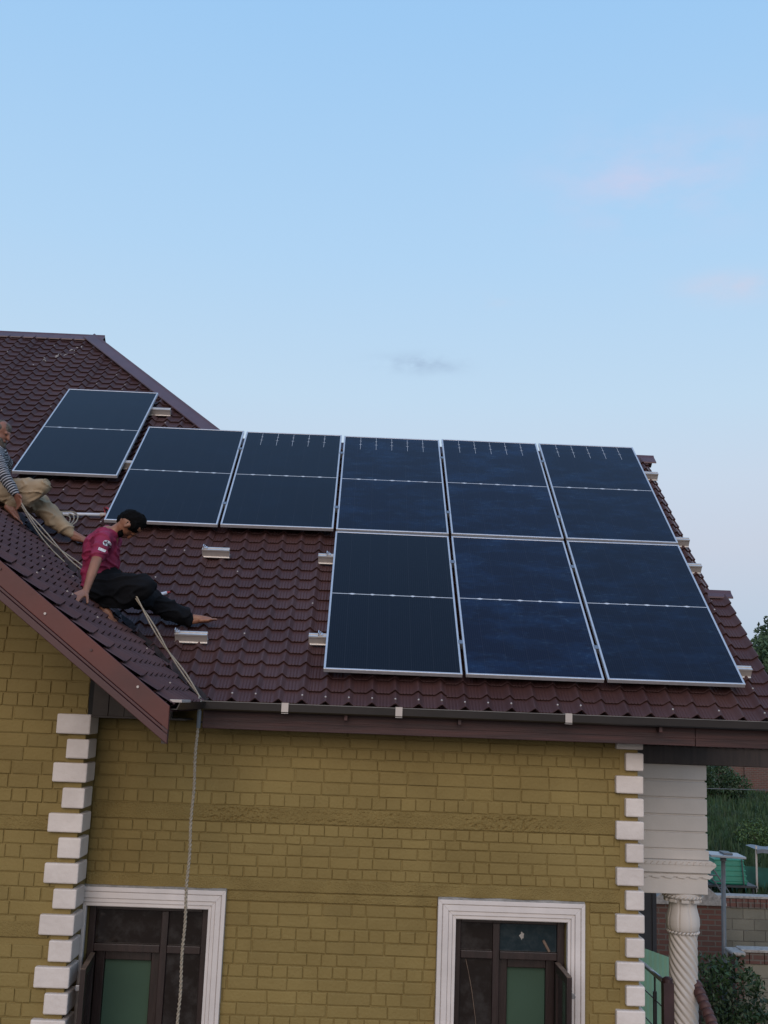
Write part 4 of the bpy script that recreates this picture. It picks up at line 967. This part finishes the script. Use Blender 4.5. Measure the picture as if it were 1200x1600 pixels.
# ------------------------------------------------------------------ ropes
def twisted(name, pts, r_, label, strands=2, off=.011, pitch=.09, parent=None):
    # resample, then wind the strands around the line
    P_ = [Vector(p) for p in pts]; S = []
    for a, b in zip(P_[:-1], P_[1:]):
        n_ = max(2, int((b-a).length/.016))
        S += [a.lerp(b, i/n_) for i in range(n_)]
    S.append(P_[-1]); mb = MB()
    for s_ in range(strands):
        L = 0; q = []; prev = S[0]
        for i, p in enumerate(S):
            L += (p-prev).length; prev = p; t_ = (S[min(i+1, len(S)-1)]-S[max(i-1, 0)]).normalized(); e1 = t_.cross(Vector((.3, 1, .2))).normalized(); e2 = t_.cross(e1); a = 2*math.pi*(L/pitch+s_/strands)
            q.append(p+(e1*math.cos(a)+e2*math.sin(a))*off)
        mb.tube(q, r_, 6)
    o = mb.build(name, 'rope', parent, smooth=True)
    if label: tag(o, label, 'rope', 'climbing ropes')
    return o
def sag(a, b, n_, s_): return [Vector(a).lerp(Vector(b), i/n_)-Vector((0, 0, s_*math.sin(math.pi*i/n_))) for i in range(n_+1)]
hdn = V(-2.935, 1.085, 1.455)
wst = V(-2.06, .42, .745)
twisted('rope', [hdn+V(-.03, 0, .05), hdn]+sag(hdn, wst, 8, .05), .006, 'doubled pale rope from the older man\'s hand to the seated man\'s back', 2, .016, 1.3)
twisted('rope', [hdn]+sag(hdn+V(.02, -.01, -.03), V(-2.42, .9, .895), 8, .045), .006, 'slack rope end lying along the valley below the older man', 1, .0, 1)
front = V(-1.56, .015, .515)
eav = V(-.955, -.21, -.265)
twisted('rope', [V(-1.60, .03, .56), front, V(-1.28, -.07, .12), V(-1.10, -.13, -.09), eav, V(-.945, -.29, -.315), V(-.945, -.30, -.36)], .0068, 'taut doubled rope running from the seated man down to the gutter corner', 2, .011, .9)
rp = [V(-.945, -.30, -.34+-.07*i) for i in range(60)]
twisted('rope', [p+V(.004*math.sin(i*.9), 0, 0) for i, p in enumerate(rp)], .0074, 'rope hanging straight down the wall past the left window', 2, .0072, .065)
q = MB(); q.tube([(-.937, -.312, -.37), (-.937, -.312, -.50)], .016, 8); tag(q.build('rope_sleeve', 'pole_grey', None), 'grey sleeve round the rope just below the gutter corner', 'sleeve')

# ------------------------------------------------------------------ vegetation and background
def leaves(n_, blobs, size, mb, rnd, shell=.55):
    tot = sum(b[1].x*b[1].y*b[1].z for b in blobs)
    for c, s_ in blobs:
        for _ in range(int(n_*s_.x*s_.y*s_.z/tot)):
            d = Vector((rnd.gauss(0, 1), rnd.gauss(0, 1), rnd.gauss(0, 1))).normalized(); k = shell+(1-shell)*rnd.random()**.6
            p = c+Vector((d.x*s_.x, d.y*s_.y, d.z*s_.z))*k*(1+.22*noise.noise(d*2.3+c)); a = Vector((rnd.gauss(0, 1), rnd.gauss(0, 1), rnd.gauss(0, .7))).normalized(); b = a.orthogonal().normalized(); l = size*rnd.uniform(.6, 1.3)
            b = (Matrix.Rotation(rnd.uniform(0, 6.28), 3, a) @ b); e = a.cross(b)
            mb.quad(p-b*l, p+e*l*.42, p+b*l, p-e*l*.42)
def plant(name, cat, label, base, blobs, n_, size, mt, seed, group=None, trunk=.05, shell=.5, stems=3):
    rnd = random.Random(seed); t = thing(name, base, label, cat, group); mb = MB()
    bl = [(Vector(base)+Vector(c), Vector(s_)) for c, s_ in blobs]; leaves(n_, bl, size, mb, rnd, shell); mb.build('crown' if cat == 'tree' else 'foliage', mt, t)
    q = MB()
    for i in range(stems if cat != 'tree' else 1):
        tgt = bl[i % len(bl)][0]; b0 = Vector(base)+Vector((rnd.uniform(-.1, .1), rnd.uniform(-.1, .1), 0))*(cat != 'tree'); q.tube([b0, b0.lerp(tgt, .5)+Vector((rnd.uniform(-.1, .1), 0, 0)), tgt], [trunk, trunk*.75, trunk*.35], 8)
    if cat == 'tree':
        for c, s_ in bl: q.tube([Vector(base)+Vector((0, 0, (c.z-base[2])*.45)), c], [trunk*.5, trunk*.15], 6)
    q.build('trunk' if cat == 'tree' else 'stem', 'bark', t, smooth=True); return t
def crown(w, h, z, k, seed):
    rnd = random.Random(seed); L = []
    for i in range(k):
        a = rnd.uniform(0, 6.28); rr = rnd.uniform(.1, .75)*w; zz = z+rnd.uniform(-.5, .55)*h; sc_ = rnd.uniform(.28, .5)
        L.append(((rr*math.cos(a), rr*math.sin(a), zz), (w*sc_, w*sc_, h*sc_*.6)))
    return L
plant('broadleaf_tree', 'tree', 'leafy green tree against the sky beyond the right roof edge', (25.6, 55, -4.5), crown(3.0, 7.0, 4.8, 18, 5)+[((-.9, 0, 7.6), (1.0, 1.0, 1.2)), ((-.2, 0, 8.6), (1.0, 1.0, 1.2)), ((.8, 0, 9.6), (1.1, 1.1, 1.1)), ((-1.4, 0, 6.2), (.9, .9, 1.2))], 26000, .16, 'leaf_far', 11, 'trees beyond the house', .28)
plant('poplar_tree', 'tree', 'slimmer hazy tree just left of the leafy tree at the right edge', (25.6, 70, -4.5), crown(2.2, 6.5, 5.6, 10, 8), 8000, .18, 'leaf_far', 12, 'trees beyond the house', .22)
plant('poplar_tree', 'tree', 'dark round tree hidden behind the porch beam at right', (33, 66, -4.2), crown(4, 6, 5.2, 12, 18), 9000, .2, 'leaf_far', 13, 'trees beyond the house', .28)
plant('garden_shrub', 'shrub', 'dark shrub on the grass left of the far brick wall', (15.9, 38, -3.85), [((0, 0, .8), (1.0, .8, .85)), ((.7, 0, .6), (.8, .6, .6)), ((-.9, 0, .9), (.8, .7, .9))], 6000, .07, 'leaf', 21, trunk=.06)
plant('garden_shrub', 'shrub', 'small reddish shrub on the grass above the green tank', (11.6, 22, -3.95), [((0, 0, .45), (.55, .5, .42)), ((.5, .1, .35), (.4, .4, .3))], 2600, .045, 'leaf_light', 22, trunk=.03)
plant('garden_bush', 'bush', 'tall dark bush beside the twisted column', (5.75, 7.1, GZ), [((0, 0, 2.85), (.48, .42, .55)), ((.12, 0, 2.2), (.62, .5, .6)), ((-.2, 0, 1.5), (.8, .6, .7)), ((.0, 0, .8), (.85, .7, .7)), ((-.25, .1, 3.0), (.36, .3, .4))], 15000, .042, 'leaf', 23, trunk=.03, stems=5)
rose = plant('rose_bush', 'bush', 'lower bush with dark red flowers at the right edge', (6.25, 6.6, GZ), [((0, 0, 2.15), (.42, .4, .42)), ((.3, 0, 1.8), (.6, .5, .5)), ((-.1, 0, 1.2), (.6, .5, .6)), ((.5, 0, 2.3), (.35, .3, .3))], 9000, .04, 'leaf_light', 24, trunk=.025, stems=4)
for i, (x, y, z_) in enumerate([(6.02, 6.25, -4.18), (6.12, 6.3, -4.26), (5.86, 6.28, -4.36), (5.90, 6.25, -4.44), (5.80, 6.25, -4.30), (6.2, 6.3, -4.10)]):
    q = MB()
    for k in range(3):
        a0 = k*1.1
        for j in range(5): a = a0+j*1.2566; c = Vector((x, y, z_)); r_ = .022+.012*k; q.quad(c, c+Vector((r_*math.cos(a), r_*math.sin(a), .012)), c+Vector((r_*math.cos(a+.6), r_*math.sin(a+.6), .035-.01*k)), c+Vector((r_*math.cos(a+1.2), r_*math.sin(a+1.2), .012)))
    q.build('flower', 'rose', rose)
# grass blades on the terrace
gb = MB(); rnd = random.Random(5)
for _ in range(20000):
    y = 12.5+rnd.random()**1.3*32; x = rnd.uniform(.28, .60)*(y+8.7)+.3
    z_ = TERR(x, y); h = rnd.uniform(.12, .34)*(1+.6*max(0, noise.noise((x*.4, y*.3, 1)))); a = rnd.uniform(0, 3.14); w_ = .02+.0012*y
    gb.v += [(x-w_*math.cos(a), y-w_*math.sin(a), z_-.02), (x+w_*math.cos(a), y+w_*math.sin(a), z_-.02), (x+rnd.uniform(-.1, .1), y+rnd.uniform(-.1, .1), z_+h)]; k = len(gb.v); gb.f.append((k-3, k-2, k-1))
tag(gb.build('grass', 'grass'), 'rough green grass growing on the terrace', 'grass', kind='stuff')

# walls of the garden
def block_wall(label, x0, x1, y, z0, z1, bw, bh, name, brick_cap=True, th=.2):
    t = thing(name, ((x0+x1)/2, y, z0), label, 'wall'); q = MB(); q.box(x0+.01, x1-.01, y+.014, y+th, z0-.2, z1-.01); q.build('core', 'mortar', t)
    vb = []
    for k in range(4): b = MB(); b.box(-.5, .5, 0, 1, -.5, .5); me = b.mesh('block', 'block'); bm_ = bmesh.new(); bm_.from_mesh(me); bmesh.ops.bevel(bm_, geom=list(bm_.edges), offset=.02, segments=1, affect='EDGES'); bm_.to_mesh(me); bm_.free(); vb.append(me)
    cap_h = .17 if brick_cap else .0; zt = z1-cap_h; rw = 0
    while zt-bh > z0-.05 and rw < 9:
        x = x0-(bw/2 if rw % 2 else 0)
        while x < x1-.02:
            a, b = max(x, x0), min(x+bw, x1); x += bw
            if b-a < .05: continue
            o = put('block', random.choice(vb), t); o.matrix_basis = Matrix.Translation(((a+b)/2, y+random.uniform(-.006, .004), zt-bh/2)) @ Matrix.Diagonal((b-a-.014, .03, bh-.014, 1))
        zt -= bh; rw += 1
    if brick_cap:
        x = x0; k = 0
        bme = MB(); bme.box(-.5, .5, 0, 1, -.5, .5); bme = bme.mesh('cap_brick', 'red_brick')
        while x < x1-.05:
            w_ = random.choice((.11, .11, .23)); o = put('cap_brick', bme, t); o.matrix_basis = Matrix.Translation((x+w_/2, y-.025+random.uniform(-.008, .008), z1-.085)) @ Matrix.Diagonal((w_-.012, th+.03, .155, 1)); x += w_
        q = MB(); q.box(x0-.02, x1+.02, y-.04, y+th+.03, z1, z1+.045); q.build('coping', 'cement', t, bevel=.01)
    return t
block_wall('grey concrete block wall with brick cap holding up the grass terrace', 6.62, 11.5, 11.3, GZ, -3.50, .40, .19, 'block_wall')
block_wall('nearer lower block wall with pale coping behind the rose bush', 6.32, 9.5, 8.3, GZ, -3.80, .42, .20, 'block_wall')
t = thing('brick_pier', (6.0, 10.2, GZ), 'red brick pier behind the twisted column at the end of the block wall', 'pier')
q = MB(); q.box(5.45, 6.60, 10.0, 10.5, GZ-.1, -3.42); q.build('shaft', 'red_brick', t)
q = MB(); q.prism([(5.38, -3.42), (6.67, -3.42), (6.67, -3.38), (6.35, -3.12), (5.7, -3.12), (5.38, -3.38)], 'y', 9.94, 10.56); q.build('coping', 'cement', t, fix=True, bevel=.01)
t = thing('brick_pier', (6.45, 8.2, GZ), 'short red brick pier at the end of the nearer low wall', 'pier')
q = MB(); q.box(6.18, 6.315, 8.2, 8.5, GZ-.1, -3.83); q.build('shaft', 'red_brick', t)
q = MB(); q.box(6.12, 6.33, 8.14, 8.52, -3.829, -3.775); q.build('coping', 'cement', t, bevel=.02)
t = thing('brick_wall', (21, 43, -3.9), 'long red brick boundary wall at the top of the grass', 'wall')
q = MB(); q.box(17.6, 40, 43, 43.3, -4.3, -2.2); q.build('shaft', 'red_brick', t)
for i in range(7): q = MB(); q.box(18.9+i*3.1, 19.25+i*3.1, 42.9, 43.0-.003, -4.3, -2.15); q.build('buttress', 'red_brick', t)
q = MB(); q.box(17.5, 40, 42.88, 43.4, -2.2, -2.1); q.build('coping', 'cement', t)
# green plastic water tank on a stand
t = thing('water_tank', (8.05, 14.2, -4.0), 'green plastic water tank on a dark metal stand behind the block wall', 'tank')
def frus(c, w0, w1, d0, d1, z0, z1, q):
    p = [(c[0]+sx*w_, c[1]+sy*d_, z_) for w_, d_, z_ in ((w0, d0, z0), (w1, d1, z1)) for sx, sy in ((-1, -1), (1, -1), (1, 1), (-1, 1))]; i = len(q.v); q.v += p
    q.f += [(i, i+1, i+5, i+4), (i+1, i+2, i+6, i+5), (i+2, i+3, i+7, i+6), (i+3, i, i+4, i+7), (i, i+3, i+2, i+1), (i+4, i+5, i+6, i+7)]
q = MB(); frus((8.10, 14.25), .36, .30, .36, .30, -3.66, -3.16, q); tb = q.build('tank_body', 'tank_green', t, bevel=.03)
for k in range(5): q = MB(); zz = -3.6+.1*k; w_ = .362-.012*k; frus((8.10, 14.25), w_, w_-.002, w_, w_-.002, zz, zz+.03, q); q.build('rib', 'tank_green', tb, bevel=.008)
q = MB(); q.lathe((8.10, 14.25), [(.2, -3.16), (.2, -3.12), (.12, -3.09)], 18); q.build('lid', 'pv_small', tb)
q = MB(); q.box(7.62, 8.62, 13.8, 14.7, -3.70, -3.662); q.build('stand_top', 'iron', t)
for x, y in ((7.68, 13.85), (8.55, 13.85), (7.68, 14.62), (8.55, 14.62)): q = MB(); q.tube([(x, y, -4.1), (x, y, -3.70)], .022, 8); q.build('leg', 'iron', t)
q = MB(); q.tube([(8.33, 13.87, -3.15), (8.36, 13.83, -3.70)], .012, 6); q.build('pipe', 'iron', t)
for x in (7.45, 7.6): q = MB(); q.tube([(x, 13.6, -3.25), (x+.42, 13.6, -3.85)], .016, 6); q.build('ladder_rail', 'pole_grey', t)
for k in range(4): q = MB(); a = .12+.2*k; q.tube([(7.45+.42*a, 13.6, -3.25-.6*a), (7.6+.42*a, 13.6, -3.25-.6*a)], .012, 6); q.build('rung', 'pole_grey', t)
# net fence and white posts
t = thing('net_fence', (9, 15, -4), 'dark green net fence along the terrace behind the water tank', 'fence'); q = MB()
for i in range(60): xa, xb = 6.4+i*.12, 6.4+(i+1)*.12; q.quad((xa, 15.2+.02*math.sin(i), -4.05), (xb, 15.2+.02*math.sin(i+1), -4.05), (xb, 15.2+.03*math.sin(i*.7+.7), -3.47+.01*math.sin(i)), (xa, 15.2+.03*math.sin(i*.7), -3.47+.01*math.sin(i-1)))
q.build('net', 'net_green', t)
for x in (6.5, 8.0, 9.6, 11.2, 12.8): q = MB(); q.tube([(x, 15.23, -4.1), (x, 15.23, -3.42)], .018, 8); q.build('post', 'iron', t)
t = thing('shelter_frame', (9.03, 14.9, -4), 'white pole shelter with a pale sheet roof at the right edge', 'shelter')
for x, y in ((9.02, 14.9), (11.2, 14.9), (11.2, 15.45)): q = MB(); q.tube([(x, y, -4.1), (x, y, -2.99)], .022, 8); q.build('pole', 'strap', t)
q = MB()
for i in range(20): xa, xb = 9.0+i*.115, 9.0+(i+1)*.115; za, zb = -2.99+.02*math.sin(i*1.3), -2.99+.02*math.sin((i+1)*1.3); q.quad((xa, 14.8, za-.07), (xb, 14.8, zb-.07), (xb, 15.5, zb-.06), (xa, 15.5, za-.06)); q.quad((xa, 14.8, za-.07), (xb, 14.8, zb-.07), (xb, 14.8, zb-.15), (xa, 14.8, za-.15))
q.build('sheet_roof', 'blue_sheet', t)
# solar street lamp
t = thing('street_lamp', (6.385, 9.3, GZ), 'grey garden lamp pole topped by a flat pale solar head', 'street lamp')
q = MB(); q.tube([(6.36, 9.3, GZ), (6.40, 9.3, -2.55)], [.045, .035], 12); q.build('pole', 'pole_grey', t, smooth=True)
M = Matrix.Translation((6.42, 9.3, -2.505)) @ Matrix.Rotation(R(2), 4, 'Y') @ Matrix.Rotation(R(1.5), 4, 'X')
q = MB(); q.box(-.29, .29, -.21, .21, -.018, .018, M); q.build('lamp_head', 'pv_small', t, bevel=.006)
q = MB(); q.box(-.05, .10, -.12, .12, .020, .05, M); q.build('lamp_module', 'pole_grey', t, bevel=.006)
q = MB(); q.tube([(6.40, 9.3, -2.6), (6.40, 9.3, -2.50)], .05, 12); q.build('collar', 'pole_grey', t)
# green sheet fence and dark infill left of the column
t = thing('sheet_fence', (3.9, 4.2, GZ), 'pale green corrugated sheet fence below the balcony rail', 'fence')
for i in range(5):
    q = MB(); P0 = Vector((3.35+.13*i, 3.9+.05*i, 0)); P1 = Vector((3.35+.13*(i+1), 3.9+.05*(i+1), 0)); zt = -2.79-.046*i
    for k in range(4):
        a, b = P0.lerp(P1, k/4), P0.lerp(P1, (k+1)/4); da, db = (.012 if k % 2 else 0), (0 if k % 2 else .012)
        q.quad((a.x, a.y-da, GZ), (b.x, b.y-db, GZ), (b.x, b.y-db, zt-.0115*(k+1)), (a.x, a.y-da, zt-.0115*k))
    q.build('sheet', 'sheet_green', t)
q = MB(); q.tube([(3.36, 3.95, -2.86), (4.0, 4.18, -3.09)], .02, 6); q.build('rail', 'iron', t)
t = thing('dark_infill', (4.3, 6.2, GZ), 'dark blue gate board in the gap under the ribbed pier', 'infill')
q = MB(); q.box(3.3, 4.43, 6.2, 6.25, GZ, -2.2); q.build('leaf', 'navy', t, bevel=.005)  # plain dark blue upright board filling the gap
for x in (3.32, 4.37): q = MB(); q.box(x, x+.055, 6.18, 6.199, GZ, -2.2); q.build('upright_strip', 'navy', t)
t = thing('overhead_wire', (8, 24, -1.9), 'thin wire strung across in front of the grass', 'wire'); q = MB(); q.tube([(0, 25, -2.35), (8, 25, -2.52), (16, 25, -2.45), (30, 25, -2.2)], .012, 5); q.build('cable', 'pole_grey', t)
